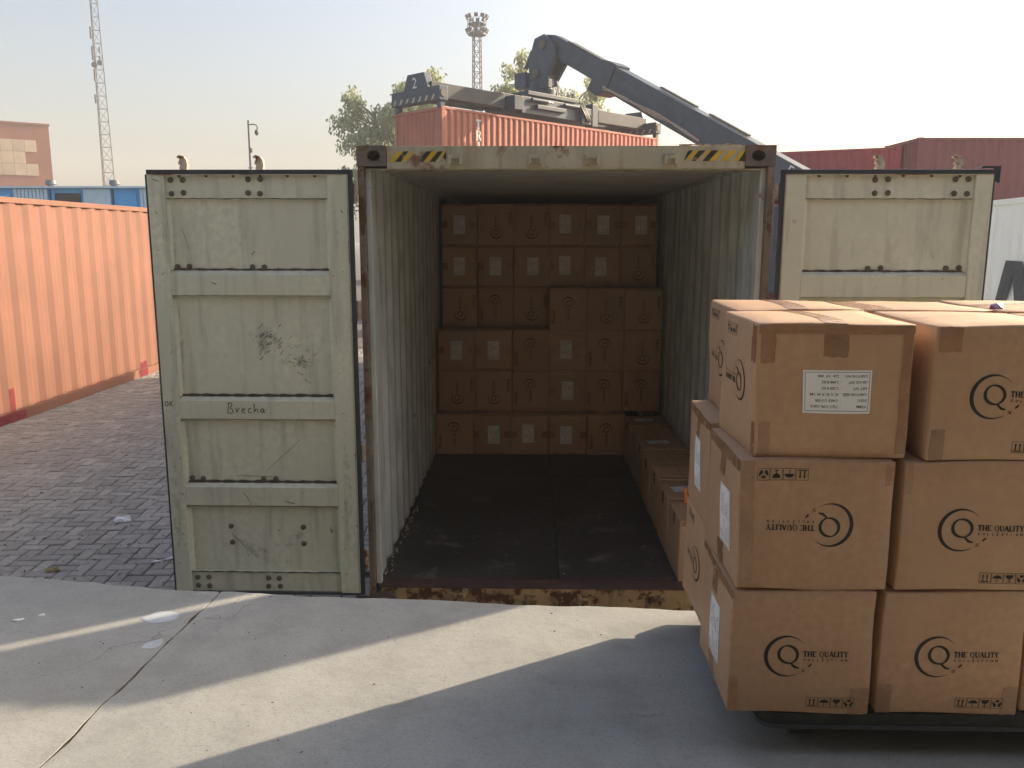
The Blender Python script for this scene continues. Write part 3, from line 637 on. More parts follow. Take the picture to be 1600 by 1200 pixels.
# ------------------------------------------------------------------ cartons
def carton_mesh(w, d, h, seed, bulge, rough):
    n = 7; r = 0.006
    def ts(L): e = r/L*2; return [-1]+[-1+e+(2-2*e)*k/(n-1) for k in range(n)]+[1]
    bm = bmesh.new()
    dims = (w/2, d/2, h/2)
    for ax in range(3):
        for sg in (-1, 1):
            u, v = [a for a in range(3) if a != ax]; U, V = ts(dims[u]*2), ts(dims[v]*2); grid = []
            for a in U:
                row = []
                for b in V:
                    p = [0, 0, 0]; p[ax] = sg*dims[ax]; p[u] = a*dims[u]; p[v] = b*dims[v]
                    q = [max(-dims[i]+r, min(dims[i]-r, p[i])) for i in range(3)]
                    dv = Vector(p)-Vector(q); P = Vector(q)+dv.normalized()*r
                    P[ax] += sg*face_bulge(bulge, a, b)
                    wv = noise.noise_vector((P.x*4+seed*11.3, P.y*4, P.z*4))*rough
                    P += wv
                    row.append(bm.verts.new((P.x, P.y, P.z+h/2)))
                grid.append(row)
            for i in range(len(U)-1):
                for j in range(len(V)-1): bm.faces.new((grid[i][j], grid[i+1][j], grid[i+1][j+1], grid[i][j+1]))
    bmesh.ops.remove_doubles(bm, verts=bm.verts, dist=0.0004); bmesh.ops.recalc_face_normals(bm, faces=bm.faces)
    me = bpy.data.meshes.new('box_body'); bm.to_mesh(me); bm.free()
    for p in me.polygons: p.use_smooth = True
    me.set_sharp_from_angle(angle=R(50)); me.materials.append(M['carton']); return me
def face_bulge(b, a, c): return b*(1-a*a)*(1-c*c)
class Kind:
    def __init__(s, w, d, h, seed, bulge=0.004, rough=0.0025):
        s.w, s.d, s.h, s.seed, s.bulge, s.rough = w, d, h, seed, bulge, rough
        s.body = carton_mesh(w, d, h, seed, bulge, rough); s.cache = {}
    def map(s, face, off):
        w, d, h = s.w/2, s.d/2, s.h/2
        def f(u, v):
            if face == 'front': a, b = u/w, v/h; P = Vector((u, -d, v)); n = Vector((0, -1, 0))
            elif face == 'left': a, b = u/d, v/h; P = Vector((-w, -u, v)); n = Vector((-1, 0, 0))
            elif face == 'top': a, b = u/w, v/d; P = Vector((u, v, h)); n = Vector((0, 0, 1))
            a = max(-1, min(1, a)); b = max(-1, min(1, b))
            P = P+n*face_bulge(s.bulge, a, b); P += noise.noise_vector((P.x*4+s.seed*11.3, P.y*4, P.z*4))*s.rough
            P += n*off
            return (P.x, P.y, P.z+h)
        return f
    def decal(s, key, face, mb2, off, m, rot=0.0, at=(0, 0)):
        k = (key, face, rot, at)
        if k not in s.cache:
            f = s.map(face, off); c, sn = math.cos(rot), math.sin(rot); mb = MB()
            mb.add([f(at[0]+v[0]*c-v[1]*sn, at[1]+v[0]*sn+v[1]*c) for v in mb2.v], mb2.f)
            me = mb.mesh(key, fix=False); me.materials.append(M[m])
            s.cache[k] = me
        return s.cache[k]
def grid2(x0, x1, y0, y1, nx=8, ny=8, ragged=0.0, seed=0):
    mb = MB(); vs = []
    for j in range(ny+1):
        for i in range(nx+1):
            x, y = x0+(x1-x0)*i/nx, y0+(y1-y0)*j/ny
            if ragged and (j in (0, ny)): y += ragged*noise.noise((x*60, seed, j))
            if ragged and (i in (0, nx)): x += ragged*noise.noise((y*60, seed+3, i))
            vs.append((x, y, 0))
    mb.add(vs, [(j*(nx+1)+i, j*(nx+1)+i+1, (j+1)*(nx+1)+i+1, (j+1)*(nx+1)+i) for j in range(ny) for i in range(nx)]); return mb
PAPER = grid2(-LW/2, LW/2, -LH/2, LH/2, 6, 4)
def carton(K, label, loc, rotz=0.0, deco=(), group=None, tilt=(0, 0)):
    t = thing('carton', label, 'carton', loc, (tilt[0], tilt[1], rotz), group)
    obj('box_body', K.body, None, t)
    for dc in deco:
        kind, face = dc[0], dc[1]; rot = dc[2] if len(dc) > 2 and kind != 'tape' else 0.0; at = dc[3] if len(dc) > 3 and kind != 'tape' else (0, 0)
        c, s = round(math.cos(rot), 6), round(math.sin(rot), 6)
        if kind == 'logo':
            for nm, src, o in (('printed_logo', LOGO, (-0.044, -0.007)), ('handling_marks', MARK, (0.095, -0.152))):
                p = (at[0]+o[0]*c-o[1]*s, at[1]+o[0]*s+o[1]*c)
                obj(nm, K.decal(nm, face, src, 0.0007, 'ink', rot, p), None, t)
        elif kind == 'label':
            a = obj('shipping_label', K.decal('shipping_label', face, PAPER, 0.0010, 'paper', rot, at), None, t)
            obj('label_print', K.decal('label_print', face, LAB, 0.0016, 'ink', rot, at), None, a)
        elif kind == 'tape':
            x0, x1, y0, y1 = dc[2]; key = 'tape_%.3f_%.3f_%.3f_%.3f' % (x0, x1, y0, y1)
            k = (key, face)
            if k not in K.cache:
                f = K.map(face, 0.0005 if len(dc) < 4 else dc[3]); g2 = grid2(x0, x1, y0, y1, 10, 10, 0.004, (x0*13+y0*7) % 5); mb = MB(); mb.add([f(v[0], v[1]) for v in g2.v], g2.f)
                me = mb.mesh('tape', fix=False, smooth=60); me.materials.append(M['tape']); K.cache[k] = me
            obj('tape', K.cache[k], None, t)
        elif kind == 'seam':
            k = ('seam', face, rot)
            if k not in K.cache:
                f = K.map(face, 0.0003); mb = MB(); L_ = K.w/2 if rot == 0 else K.d/2
                pts = [(-L_+2*L_*i/20, 0.0008*math.sin(i*1.7)) for i in range(21)]
                mb.ribbon([(p[0]*c-p[1]*s, p[0]*s+p[1]*c) for p in pts], 0.0035, f)
                me = mb.mesh('flap_seam', fix=False); me.materials.append(M['grime_and_lines']); K.cache[k] = me
            obj('flap_seam', K.cache[k], None, t)
    return t

# cartons inside the container, lying on their sides
ROWNAME = {6: 'top row', 5: 'second row from top', 4: 'third row from top', 3: 'fourth row from top', 2: 'second row from floor', 1: 'bottom row'}
ORD = ['leftmost', 'second from left', 'third from left', 'fourth from left', 'fifth from left', 'rightmost']
LAY = {6: 'LDDLLL', 5: 'LLLLLD', 4: 'DUDUDD', 3: 'LLULUD', 2: 'DDULUU', 1: 'ULLLU'}
KA = [Kind(0.386, 0.42, 0.422, 1), Kind(0.379, 0.42, 0.422, 2), Kind(0.379, 0.42, 0.422, 3), Kind(0.370, 0.42, 0.420, 4), Kind(0.370, 0.42, 0.420, 5)]
for row, kinds in LAY.items():
    for i, ch in enumerate(kinds):
        if row == 1: K = KA[0]; x0, st, y = -1.170, 0.390, 3.30
        elif row in (2, 3): K = KA[1+(i+row) % 2]; x0, st, y = -1.150, 0.3825, 3.47
        elif row == 4:
            K = KA[1+i % 2] if i > 2 else KA[3+i % 2]
            x0, st, y = (-1.150, 0.3825, 3.46) if i > 2 else (-1.130, 0.3745, 3.74)
        else: K = KA[3+(i+row) % 2]; x0, st, y = -1.129, 0.3735, 3.74
        x = x0+st*(i+0.5)+random.uniform(-.002, .002); z = FZ+0.0+(row-1)*0.4255
        h2 = 0.21; w2 = K.w/2
        e1 = ('tape', 'front', (-w2+.004, w2-.004, h2-.02, h2-.004)); e2 = ('tape', 'front', (-w2+.004, w2-.004, -h2+.004, -h2+.018))
        if ch == 'L':
            deco = [('label', 'front', math.pi/2 if (i+row) % 3 else -math.pi/2, (random.choice((-.02, 0, .015)), random.choice((0, .01)))),
                    ('tape', 'front', (w2-.07, w2-.003, -.035, .035)), ('tape', 'front', (-w2+.003, -w2+.06, -.035, .035)), ('tape', 'front', (w2-.022, w2-.003, -h2+.01, h2-.01)) if (i+row) % 2 else e2, e1]
        else:
            deco = [('logo', 'front', math.pi/2 if ch == 'D' else -math.pi/2, (0, 0.02 if ch == 'U' else -0.035))]
            if (i*3+row) % 4 == 0: deco.append(e1)
            if row == 4 and i > 2: deco += [e1] if e1 not in deco else []
        what = 'carton with white label' if ch == 'L' else 'carton with sideways logo'
        o_ = ORD[i] if row > 1 or i < 4 else 'fifth from left'
        if row == 1 and i in (0, 4): deco.append(('label', 'top', 0.0, (0, 0.0)))
        carton(K, f'{what}, {o_}, {ROWNAME[row]}, inside the container', (x, y+0.21+random.uniform(0, .012), z), random.gauss(0, .006), deco, 'cartons walled up inside the container')
KS = [Kind(0.385, 0.42, 0.415, 7), Kind(0.385, 0.42, 0.425, 8)]
SIDE = ['nearest the sill', 'second from the sill', 'third from the sill', 'fourth from the sill', 'fifth from the sill', 'sixth from the sill', 'farthest, beside the bottom row']
for i in range(7):
    K = KS[(i+1) % 2] if i != 0 else KS[0]
    deco = [('tape', 'front', (-.185, .185, .17, .205)), ('seam', 'top', math.pi/2), ('tape', 'left', (-.035, .035, .12, .2))]
    if i in (1, 4, 6): deco.append(('label', 'top', 0.12, (-.03, .02)))
    if i == 2: deco.append(('tape', 'top', (-.185, .185, -.2, -.16)))
    carton(K, f'carton in the line along the right container wall, {SIDE[i]}', (0.962+random.uniform(-.004, .004), 0.118+0.21+i*0.452, FZ), random.gauss(0, .012), deco, 'cartons along the right container wall')

# cartons stacked on the trolley
TZ = 0.970
KT = [Kind(0.425, 0.42, 0.384, 11, 0.008, 0.008), Kind(0.425, 0.42, 0.384, 12, 0.006, 0.008), Kind(0.418, 0.42, 0.384, 13, 0.007, 0.007), Kind(0.435, 0.42, 0.388, 14, 0.007, 0.008)]
w, h = 0.2125, 0.192
toptape = [('tape', 'top', (-.034, .034, -.208, .208)), ('tape', 'front', (-.034, .034, .10, .19))]
xtape = [('tape', 'top', (-.21, .21, -.034, .034))]
cornersL = [('tape', 'front', (-.205, -.163, .085, .188)), ('tape', 'front', (-.207, -.175, -.188, -.09)), ('tape', 'left', (.165, .207, .085, .188)), ('tape', 'left', (.175, .207, -.188, -.09))]
G = 'cartons stacked on the trolley'
PI = math.pi
def seams(face, rot=0.0): return [('seam', face, rot)]
STK = [
 # kind, left x, centre y, level, rotz, deco, label
 (2, 0.400, -2.497, 0, -.010, [('logo', 'front'), ('label', 'left', PI/2, (.03, -.01)), ('tape', 'front', (.15, .205, -.188, -.105)), ('tape', 'front', (-.208, -.18, -.188, -.08)), ('tape', 'left', (-.034, .034, .10, .19)), ('tape', 'left', (-.05, .02, -.19, -.12)), ('tape', 'left', (-.207, .207, .165, .19), .0012)], 'bottom front carton, left end of the trolley stack, upright logo, white side label'),
 (2, 0.432, -2.005, 0, .006, [('logo', 'left', PI)], 'bottom rear carton at the left end of the trolley stack, logo on its side'),
 (2, 0.838, -2.490, 0, .004, [('logo', 'front'), ('tape', 'front', (-.207, -.165, -.19, -.10)), ('tape', 'front', (.16, .205, -.19, -.1))], 'bottom front carton of the trolley stack, second from the left, upright round logo'),
 (2, 0.838, -2.005, 0, 0, [], 'bottom rear carton of the trolley stack, second from the left'),
 (2, 1.272, -2.47, 0, .01, [('logo', 'front')], 'bottom front carton of the trolley stack, sliver at the right picture edge'),
 (2, 1.272, -2.0, 0, 0, [], 'bottom rear carton of the trolley stack, third from the left'),
 (3, 0.408, -2.490, 1, -.006, [('logo', 'front', PI), ('label', 'left', PI/2, (.06, -.02)), ('tape', 'left', (-.034, .034, .10, .19)), ('tape', 'left', (-.207, .207, .16, .193), .0012), ('tape', 'left', (-.034, .034, -.19, -.12)), ('tape', 'front', (-.213, -.175, -.19, .19)), ('tape', 'front', (.19, .212, .12, .19))], 'middle front carton at the left end of the trolley stack, upside-down round logo'),
 (1, 0.432, -2.0, 1, -.03, [('label', 'left', PI/2, (.02, .0)), ('tape', 'left', (-.034, .034, .10, .19)), ('tape', 'left', (-.207, .207, .16, .19), .0012)], 'middle rear carton at the left end of the trolley stack, white label on its side'),
 (0, 0.868, -2.485, 1, .008, [('logo', 'front'), ('tape', 'front', (-.208, -.19, .1, .19))], 'middle front carton of the trolley stack, second from the left, upright round logo'),
 (1, 0.868, -2.0, 1, 0, [], 'middle rear carton of the trolley stack, second from the left'),
 (1, 1.305, -2.47, 1, 0, [('logo', 'front')], 'middle front carton of the trolley stack, third from the left'),
 (1, 1.305, -1.99, 1, 0, [], 'middle rear carton of the trolley stack, third from the left'),
 (3, 0.444, -2.462, 2, -.004, [('label', 'front', PI, (.008, .003)), ('logo', 'left', PI)]+toptape+cornersL+seams('top', PI/2)+[('tape', 'front', (-.213, .213, .165, .19), .0009), ('tape', 'front', (.185, .213, -.18, .17), .0009)], 'top front carton at the left end of the trolley stack, upside-down white label'),
 (0, 0.50, -1.985, 2, -.02, [('logo', 'left', PI), ('tape', 'left', (.18, .207, .05, .19))]+[('tape', 'top', (-.034, .034, -.208, .208))]+seams('top', PI/2), 'top rear carton at the left end of the trolley stack, logo on its left side'),
 (0, 0.925, -2.475, 2, .012, [('logo', 'front'), ('tape', 'front', (-.205, -.14, .12, .19)), ('tape', 'front', (-.205, -.165, -.19, -.1))]+seams('top'), 'top front carton of the trolley stack, second from left, round logo cut off'),
 (1, 0.935, -1.985, 2, -.01, seams('top')+[('tape', 'top', (-.21, -.12, -.2, .2))], 'top rear carton of the trolley stack, second from the left'),
 (1, 1.365, -2.46, 2, .01, seams('top')+xtape, 'top front carton of the trolley stack, third from the left'),
 (0, 1.375, -1.98, 2, .02, seams('top')+xtape, 'top rear carton of the trolley stack, third from the left'),
]
for k, lx, cy, lv, rz, deco, lab in STK:
    K = KT[k]; carton(K, lab, (lx+K.w/2, cy, TZ+lv*0.3865), rz, deco, G, (0, 0))
# trolley
tr = thing('platform_trolley', 'low dark flatbed trolley carrying the stacked cartons', 'trolley', (1.14, -2.28, DZ))
rd = []
x0, x1, y0, y1, r_ = -0.64, 0.72, -0.425, 0.53, 0.05
for (cx, cy, a0) in ((x1-r_, y1-r_, 0), (x0+r_, y1-r_, 90), (x0+r_, y0+r_, 180), (x1-r_, y0+r_, 270)):
    for k in range(5): a = R(a0+k*22.5); rd.append((cx+r_*math.cos(a), cy+r_*math.sin(a)))
MB().prism(rd, 'z', 0.103, 0.138).build('deck', 'deck', tr, bevel=0.004)
MB().prism([(p[0]*1.004, p[1]*1.006) for p in rd], 'z', 0.088, 0.1025).build('edge_trim', 'rubber', tr)
MB().box(-.55, .64, -.30, .45, .02, .0875).build('chassis', 'deck', tr, bevel=.004)  # dark block standing in for the shadow under the deck
for (x, y) in ((-.5, -.3), (-.5, .32), (.58, -.3), (.58, .32)):
    c = MB().tube([(x-.018, y, .036), (x+.018, y, .036)], .036, 16).build('caster_wheel', 'rubber', tr, smooth=40)
    MB().box(x-.028, x-.022, y-.02, y+.02, .03, .0875).box(x+.022, x+.028, y-.02, y+.02, .03, .0875).build('caster_fork', 'bolt', c)

# ------------------------------------------------------------------ other containers
def container(name, label, L, H, m, loc, rotz, corner='casting', group=None, per=0.278):
    """long axis +Y from the origin corner; x 0..2.438"""
    t = thing(name, label, 'container', loc, (0, 0, rotz), group); Wd = 2.438
    pr = corr_profile(L-0.2, per, 0.036, 0.05)
    for sg, x in ((1, 0.012), (-1, Wd-0.012)):
        mb = MB(); sheet(mb, pr, lambda t_, d, z: (x+sg*d, 0.1+t_, z), 0.155, H-0.085); mb.build('side_wall', m, t, fix=False)
        a, b = sorted((x-sg*0.012, x+sg*0.05))
        MB().box(a, b, 0.178, L-0.178, H-0.085, H-0.012).build('top_rail', m, t, bevel=0.006)
        MB().box(a-0.004 if sg > 0 else a, b if sg > 0 else b+0.004, 0.178, L-0.178, 0.008, 0.15).build('bottom_rail', m, t, bevel=0.006)
        for y in (0.0, L-0.16):
            MB().box(a, b+0.03 if sg > 0 else b, y+0.002, y+0.158, 0.119, H-0.119).build('corner_post', m, t, bevel=0.01)
            for z in (0, H-0.118):
                MB().box(min(x-sg*0.016, x+sg*0.15), max(x-sg*0.016, x+sg*0.15), y-0.004, y+0.164, z, z+0.118).build('corner_casting', corner, t, bevel=0.012)
    pe = corr_profile(Wd-0.2, 0.22, 0.036, 0.04)
    for sg, y in ((1, 0.03), (-1, L-0.03)):
        mb = MB(); sheet(mb, pe, lambda t_, d, z: (0.1+t_, y+sg*d, z), 0.12, H-0.10); mb.build('end_wall', m, t, fix=False)
        MB().box(0.17, Wd-0.17, y-0.022, y+0.03, H-0.11, H-0.014).box(0.17, Wd-0.17, y-0.022, y+0.03, 0.01, 0.13).build('end_rail', m, t)
    MB().box(0.06, Wd-0.06, 0.06, L-0.06, H-0.05, H-0.02).build('roof', m, t)
    MB().box(0.06, Wd-0.06, 0.06, L-0.06, 0.10, 0.14).build('floor', 'dark_open', t)
    return t
oc = container('shipping_container', 'bright orange shipping container standing on the pavers left of the open doors', 12.19, HH, 'orange', (-6.87-2.438, 1.6, -0.015), R(0), 'orange', None, 0.40)
for y0, y1, z0, z1 in ((3.66, 3.84, 0.152, 0.46), (3.35, 3.98, 0.03, 0.149), (7.28, 7.62, 0.152, 0.26), (7.2, 7.52, 0.012, 0.147)):
    if z0 > 0.15:
        mb = MB(); sheet(mb, [(t, d) for t, d in corr_profile(11.99, 0.40, 0.036, 0.05) if y0 < t+0.1 < y1] or [(y0-.1, 0), (y1-.1, 0)], lambda t_, d, z: (2.438-0.012-d+0.003, 0.1+t_, z), z0, z1)
        mb.build('paint_patch', 'maroon_patch', oc, fix=False)
    else:
        MB().add([(2.438+0.0075, y0, z0), (2.438+0.0075, y1, z0), (2.438+0.0075, y1, z1), (2.438+0.0075, y0, z1)], [(0, 1, 2, 3)]).build('paint_patch', 'maroon_patch', oc)

wc = container('shipping_container', 'white shipping container with a big dark letter A, right of the right door', 12.19, HH, 'white', (5.43, 1.9, 0.0), -R(8.7), 'white')
LA = MB()
def A3(y, z): return (-0.004, y, z)
at = 4.13
for sg in (1, -1): LA.add([(-0.006, at+sg*y, z) for y, z in ((0.26, 2.08), (0.0, 2.08), (0.0, 1.90), (0.37, 1.0), (0.70, 1.0))], [(0, 1, 2, 3, 4)])
LA.add([(-0.0075, at+y, z) for y, z in ((-0.30, 1.32), (0.30, 1.32), (0.35, 1.14), (-0.35, 1.14))], [(0, 1, 2, 3)])
LA.build('painted_letter', 'letter', wc)

def stack2(label_t, label_b, m, loc, rotz, L, H=2.72, mb_=None):
    container('shipping_container', label_b, L, 2.591, mb_ or m, loc, rotz, m)
    return container('shipping_container', label_t, L, H, m, (loc[0], loc[1], 2.598), rotz, m)
# long axis swung across the view: local +Y -> toward -X
stack2('hazy red shipping container on top of a stack behind the right door', 'red shipping container under the hazy red one behind the right door', 'red', (11.35, 22.0, 0), R(64), 12.19, 2.591)
stack2('maroon shipping container on top of a stack at the right edge, behind the white one', 'maroon shipping container at the bottom of the stack at the right edge', 'maroon', (11.4+12.19, 21.0, 0), R(90), 12.19, 2.75)

# container hanging from the reach stacker
LA_ = R(43)
lift = container('shipping_container', 'faded red shipping container lifted by the crane, vertical white lettering', 12.19, 2.591, 'lifted', (-3.11-2.438*math.cos(LA_), 22.75+2.438*math.sin(LA_), 6.55-2.591), -LA_, 'lifted')
ltx = MB()
for i, ch in enumerate('TRI'):
    b0 = MB(); serif(b0, ch, 0, 0, 0.31)
    ltx.add([(2.438+0.012-0.003*0, 1.52+v[0]+(0.08 if ch == 'I' else 0), 2.0-i*0.36+v[1]) for v in b0.v], b0.f)
ltx.v = [(x+0.0006*(i//4 % 9), y, z) for i, (x, y, z) in enumerate(ltx.v)]
ltx.build('painted_letters', 'white_letter', lift)

# ------------------------------------------------------------------ reach stacker: local x along the boom (toward the machine), y along the container, origin above its centre
lvx = Vector((math.sin(LA_), math.cos(LA_), 0)); nvx = Vector((math.cos(LA_), -math.sin(LA_), 0))
rs = thing('reach_stacker', 'dark slate container crane with a long boom and spreader holding the red container', 'crane', (0.16, 28.04, 0), (0, 0, -LA_))
# local: x = n, y = l
T = 6.56
sp = MB()
sp.box(-0.42, 0.42, -2.6, 2.7, T+0.30, T+0.92); sp.build('spreader_frame', 'crane', rs, bevel=0.03)
for sg, a, b in ((-1, -6.0, -2.61), (1, 2.71, 6.0)):
    s_ = MB(); s_.box(-0.62, -0.22, a, b, T+0.36, T+0.84); s_.box(0.22, 0.62, a, b, T+0.36, T+0.84); s_.build('telescopic_beam', 'crane_tan', rs, bevel=0.02)
for yc in (-6.02, 6.02):
    e = MB(); e.box(-1.24, 1.24, yc-0.19, yc+0.19, T+0.17, T+0.62)
    e.prism([(-0.62, T+0.625), (0.62, T+0.625), (0.42, T+1.12), (-0.42, T+1.12)], 'y', yc-0.15, yc+0.15)
    eb = e.build('end_beam', 'crane', rs, bevel=0.02)
    for xx in (-1.1, 1.1):
        MB().box(xx-0.09, xx+0.09, yc-0.09, yc+0.09, T-0.06, T+0.165).build('twistlock', 'crane', eb)
    for i in range(7):
        xx = -1.15+i*0.33
        MB().add([(xx, yc-0.194, T+0.2), (xx+0.1, yc-0.194, T+0.2), (xx+0.2, yc-0.194, T+0.36), (xx+0.1, yc-0.194, T+0.36)], [(0, 1, 2, 3)]).build('hazard_stripe', 'header', eb)
    ring_ = MB().tube([(1.245, yc, T+0.40), (1.262, yc, T+0.40)], 0.13, 14).build('pad_eye', 'bolt', eb)
# '2' painted on the near gusset
d2 = bfont([('2', 0, 0, 0.5)])
mb = MB(); mb.add([(-0.16+v[0], -6.02-0.155, T+0.66+v[1]) for v in d2.v], d2.f); mb.build('painted_number', 'white_letter', rs)
cb = MB(); cb.box(-0.72, 0.72, -1.5, 1.35, T+0.93, T+1.08); cb.box(-0.78, -0.43, -1.9, 1.9, T+0.25, T+0.85); cb.box(0.43, 0.78, -1.9, 1.9, T+0.25, T+0.85); cb.build('side_shift_frame', 'crane', rs, bevel=0.02)
for q in ((0.79, 0.92, -1.2, 0.4, T+0.45, T+0.6), (0.79, 0.95, 1.3, 1.89, T+0.15, T+0.75), (0.6, 0.97, 1.9, 2.25, T+0.1, T+0.95), (0.43, .9, -2.4, -1.91, T+0.31, T+0.8)): MB().box(*q).build('hydraulic_block', 'crane', rs, bevel=0.02)
for yy in (-0.9, 0.9):
    c = MB().tube([(0.86, yy-0.55, T+0.75), (0.86, yy+0.3, T+0.75)], 0.07, 12).build('shift_cylinder', 'crane', rs, smooth=40)
    MB().tube([(0.86, yy+0.3, T+0.75), (0.86, yy+0.6, T+0.75)], 0.035, 10).build('piston_rod', 'chrome', c, smooth=40)
MB().tube([(0, 0, T+1.09), (0, 0, T+1.3)], 0.62, 24).build('slewing_ring', 'crane', rs, smooth=40)
rot_ = MB(); rot_.tube([(0, 0, T+1.31), (0, 0, T+1.62)], [0.52, 0.42], 20); rot_.box(-0.5, 0.5, -0.32, 0.32, T+1.45, T+1.85); rot_.box(-1.0, -0.42, -0.45, 0.4, T+1.45, T+2.0); rot_.box(.3, .8, -.5, -.3, T+1.3, T+1.6)
rot_.build('rotator', 'crane', rs, bevel=0.015)
# link between rotator and boom head
lk = MB()
for yy in (-0.40, 0.24): lk.prism([(-0.02, 9.70), (0.45, 9.80), (1.0, 9.30), (1.02, 8.80), (0.50, 8.15), (-0.24, 8.25), (-0.34, 8.85), (-0.15, 9.36)], 'y', yy, yy+0.16)
lk.prism([(0.0, 9.1), (0.7, 9.1), (0.35, 8.2), (-0.15, 8.3)], 'y', -0.23, 0.23)
lk.build('head_link', 'crane', rs, bevel=0.03)
for zz, xx, r0 in ((9.42, 0.42, 0.16), (8.45, 0.1, 0.17)): MB().tube([(xx, -0.47, zz), (xx, 0.47, zz)], r0, 16).build('pivot_pin', 'bolt', rs, smooth=40)
c = MB().tube([(-0.72, -0.1, 8.75), (-0.38, -0.1, 9.35)], 0.085, 12).build('damping_cylinder', 'crane', rs, smooth=40)
MB().tube([(-0.38, -0.1, 9.35), (-0.12, -0.1, 9.72)], 0.045, 10).build('piston_rod', 'chrome', c, smooth=40)
# boom: runs down from the head to the machine
hd = Vector((0.68, 9.42)); dd = Vector((8.98-0.68, 5.26-9.82)).normalized(); nn_ = Vector((-dd.y, dd.x))
def bp_(s, o): p = hd+dd*s+nn_*o; return (p.x, p.y)
bm_in = MB().prism([bp_(0.0, 0.35), bp_(3.6, 0.35), bp_(3.6, -0.36), bp_(0.72, -0.36), bp_(0.2, -0.10), bp_(-0.35, -0.02), bp_(-0.45, 0.2)], 'y', -0.23, 0.23).build('inner_boom', 'crane', rs, bevel=0.03)
MB().prism([bp_(0.7, 0.36), bp_(2.9, 0.36), bp_(2.9, 0.39), bp_(0.7, 0.39)], 'y', -0.2, 0.2).build('wear_strip', 'crane_tan', rs)
MB().prism([bp_(2.9, 0.42), bp_(12.6, 0.46), bp_(13.2, 0.0), bp_(12.6, -0.48), bp_(2.9, -0.45)], 'y', -0.36, 0.36).build('outer_boom', 'crane', rs, bevel=0.035)
MB().prism([bp_(2.55, 0.40), bp_(3.0, 0.50), bp_(3.35, 0.50), bp_(3.35, -0.50), bp_(3.0, -0.74), bp_(2.55, -0.70)], 'y', -0.42, 0.42).build('boom_collar', 'crane', rs, bevel=0.03)
for sx in (5.2, 7.4): MB().prism([bp_(sx, 0.465), bp_(sx+1.6, 0.47), bp_(sx+1.6, 0.53), bp_(sx, 0.53)], 'y', -0.1, 0.1).build('hose_guide', 'crane_tan', rs)
MB().prism([bp_(3.6, -0.1), bp_(6.8, -0.1), bp_(6.8, -0.2), bp_(3.6, -0.2)], 'y', -0.40, -0.361).build('side_rib', 'crane', rs)
hs = MB()
for k in range(3):
    pts = [bp_(3.2+0.5*i, -0.30+0.02*k+0.05*math.sin(i*1.1+k)-0.25*max(0, 1-i/3.0)*0.5) for i in range(10)]
    hs.tube([(p[0], -0.40-0.03*k, p[1]) for p in pts], 0.03, 6)
hs.build('hydraulic_hose', 'cam_steel', rs)
h2 = MB()
for k in range(3):
    h2.tube([(0.86, 1.2+.1*k, T+0.95), (1.0, 1.35+.1*k, T+0.55), (1.0, 1.6+.1*k, T+0.25), (.95, 1.75+.1*k, T+0.5)], 0.03, 6)
    h2.tube([(0.5, 0.2, T+1.9), (0.55, 0.3+.05*k, T+1.4), (0.62, 0.2, T+1.1)], 0.025, 6)
h2.build('hydraulic_hose', 'rubber', rs)
tx = bfont([('5.26', 0, 0, 0.5)]); mb = MB()
for v, in [(0,)]: pass
vs = []
for v in tx.v:
    p = hd+dd*(10.85+v[0])+nn_*(0.05+v[1]); vs.append((p.x, -0.372, p.y))
mb.add(vs, tx.f); mb.build('painted_number', 'white_letter', rs)
for sg in (-0.55, 0.55):
    c = MB().tube([(10.2, sg, 1.9), (9.2, sg, 3.6)], 0.16, 14).build('lift_cylinder', 'crane', rs, smooth=40)
    MB().tube([(9.2, sg, 3.6), (8.7, sg, 4.5)], 0.09, 12).build('piston_rod', 'chrome', c, smooth=40)
ch = MB(); ch.prism([(5.2, 0.75), (13.6, 0.75), (14.0, 1.2), (14.0, 2.3), (12.6, 2.6), (10.8, 2.0), (5.2, 1.6)], 'y', -1.3, 1.3); ch.build('chassis', 'crane', rs, bevel=0.05)
cbn = MB(); cbn.prism([(8.6, 1.7), (10.4, 1.7), (10.4, 3.3), (9.0, 3.3), (8.6, 2.6)], 'y', -1.2, -0.45); cbn.build('cab', 'crane', rs, bevel=0.04)
for (x, y, rr) in ((6.2, -1.75, 0.85), (6.2, 1.35, 0.85), (12.4, -1.55, 0.8), (12.4, 1.15, 0.8)):
    w_ = MB().tube([(x, y, rr), (x, y+0.05, rr), (x, y+0.35, rr), (x, y+0.4, rr)], [rr*0.9, rr, rr, rr*0.9], 22).build('wheel', 'rubber', rs, smooth=40)
    MB().tube([(x, y-0.01, rr), (x, y+0.41, rr)], rr*0.5, 16).build('rim', 'crane', w_, smooth=40)

# ------------------------------------------------------------------ masts, towers, camera pole
def lattice(mb, base, h, w0, w1, r, step, sides=4):
    def ring(z):
        w_ = w0+(w1-w0)*z/h
        return [Vector((base[0]+w_/2*math.cos(2*math.pi*k/sides+0.6)*1.41, base[1]+w_/2*math.sin(2*math.pi*k/sides+0.6)*1.41, base[2]+z)) for k in range(sides)]
    z = 0.0; legs = []
    n = max(2, int(h/step))
    for i in range(n):
        a, b = ring(h*i/n), ring(h*(i+1)/n)
        for k in range(sides):
            mb.tube([a[k], b[k]], r, 4, False); mb.tube([a[k], b[(k+1) % sides]], r*0.55, 4, False); mb.tube([b[k], b[(k+1) % sides]], r*0.55, 4, False)
tw = thing('lattice_tower', 'tall thin lattice communication tower against the pale sky', 'tower', (-45.6, 85, 0))
mb = MB(); lattice(mb, (0, 0, 0), 34, 1.15, 0.45, 0.05, 1.3, 3); mb.build('lattice', 'steel', tw)
an = MB()
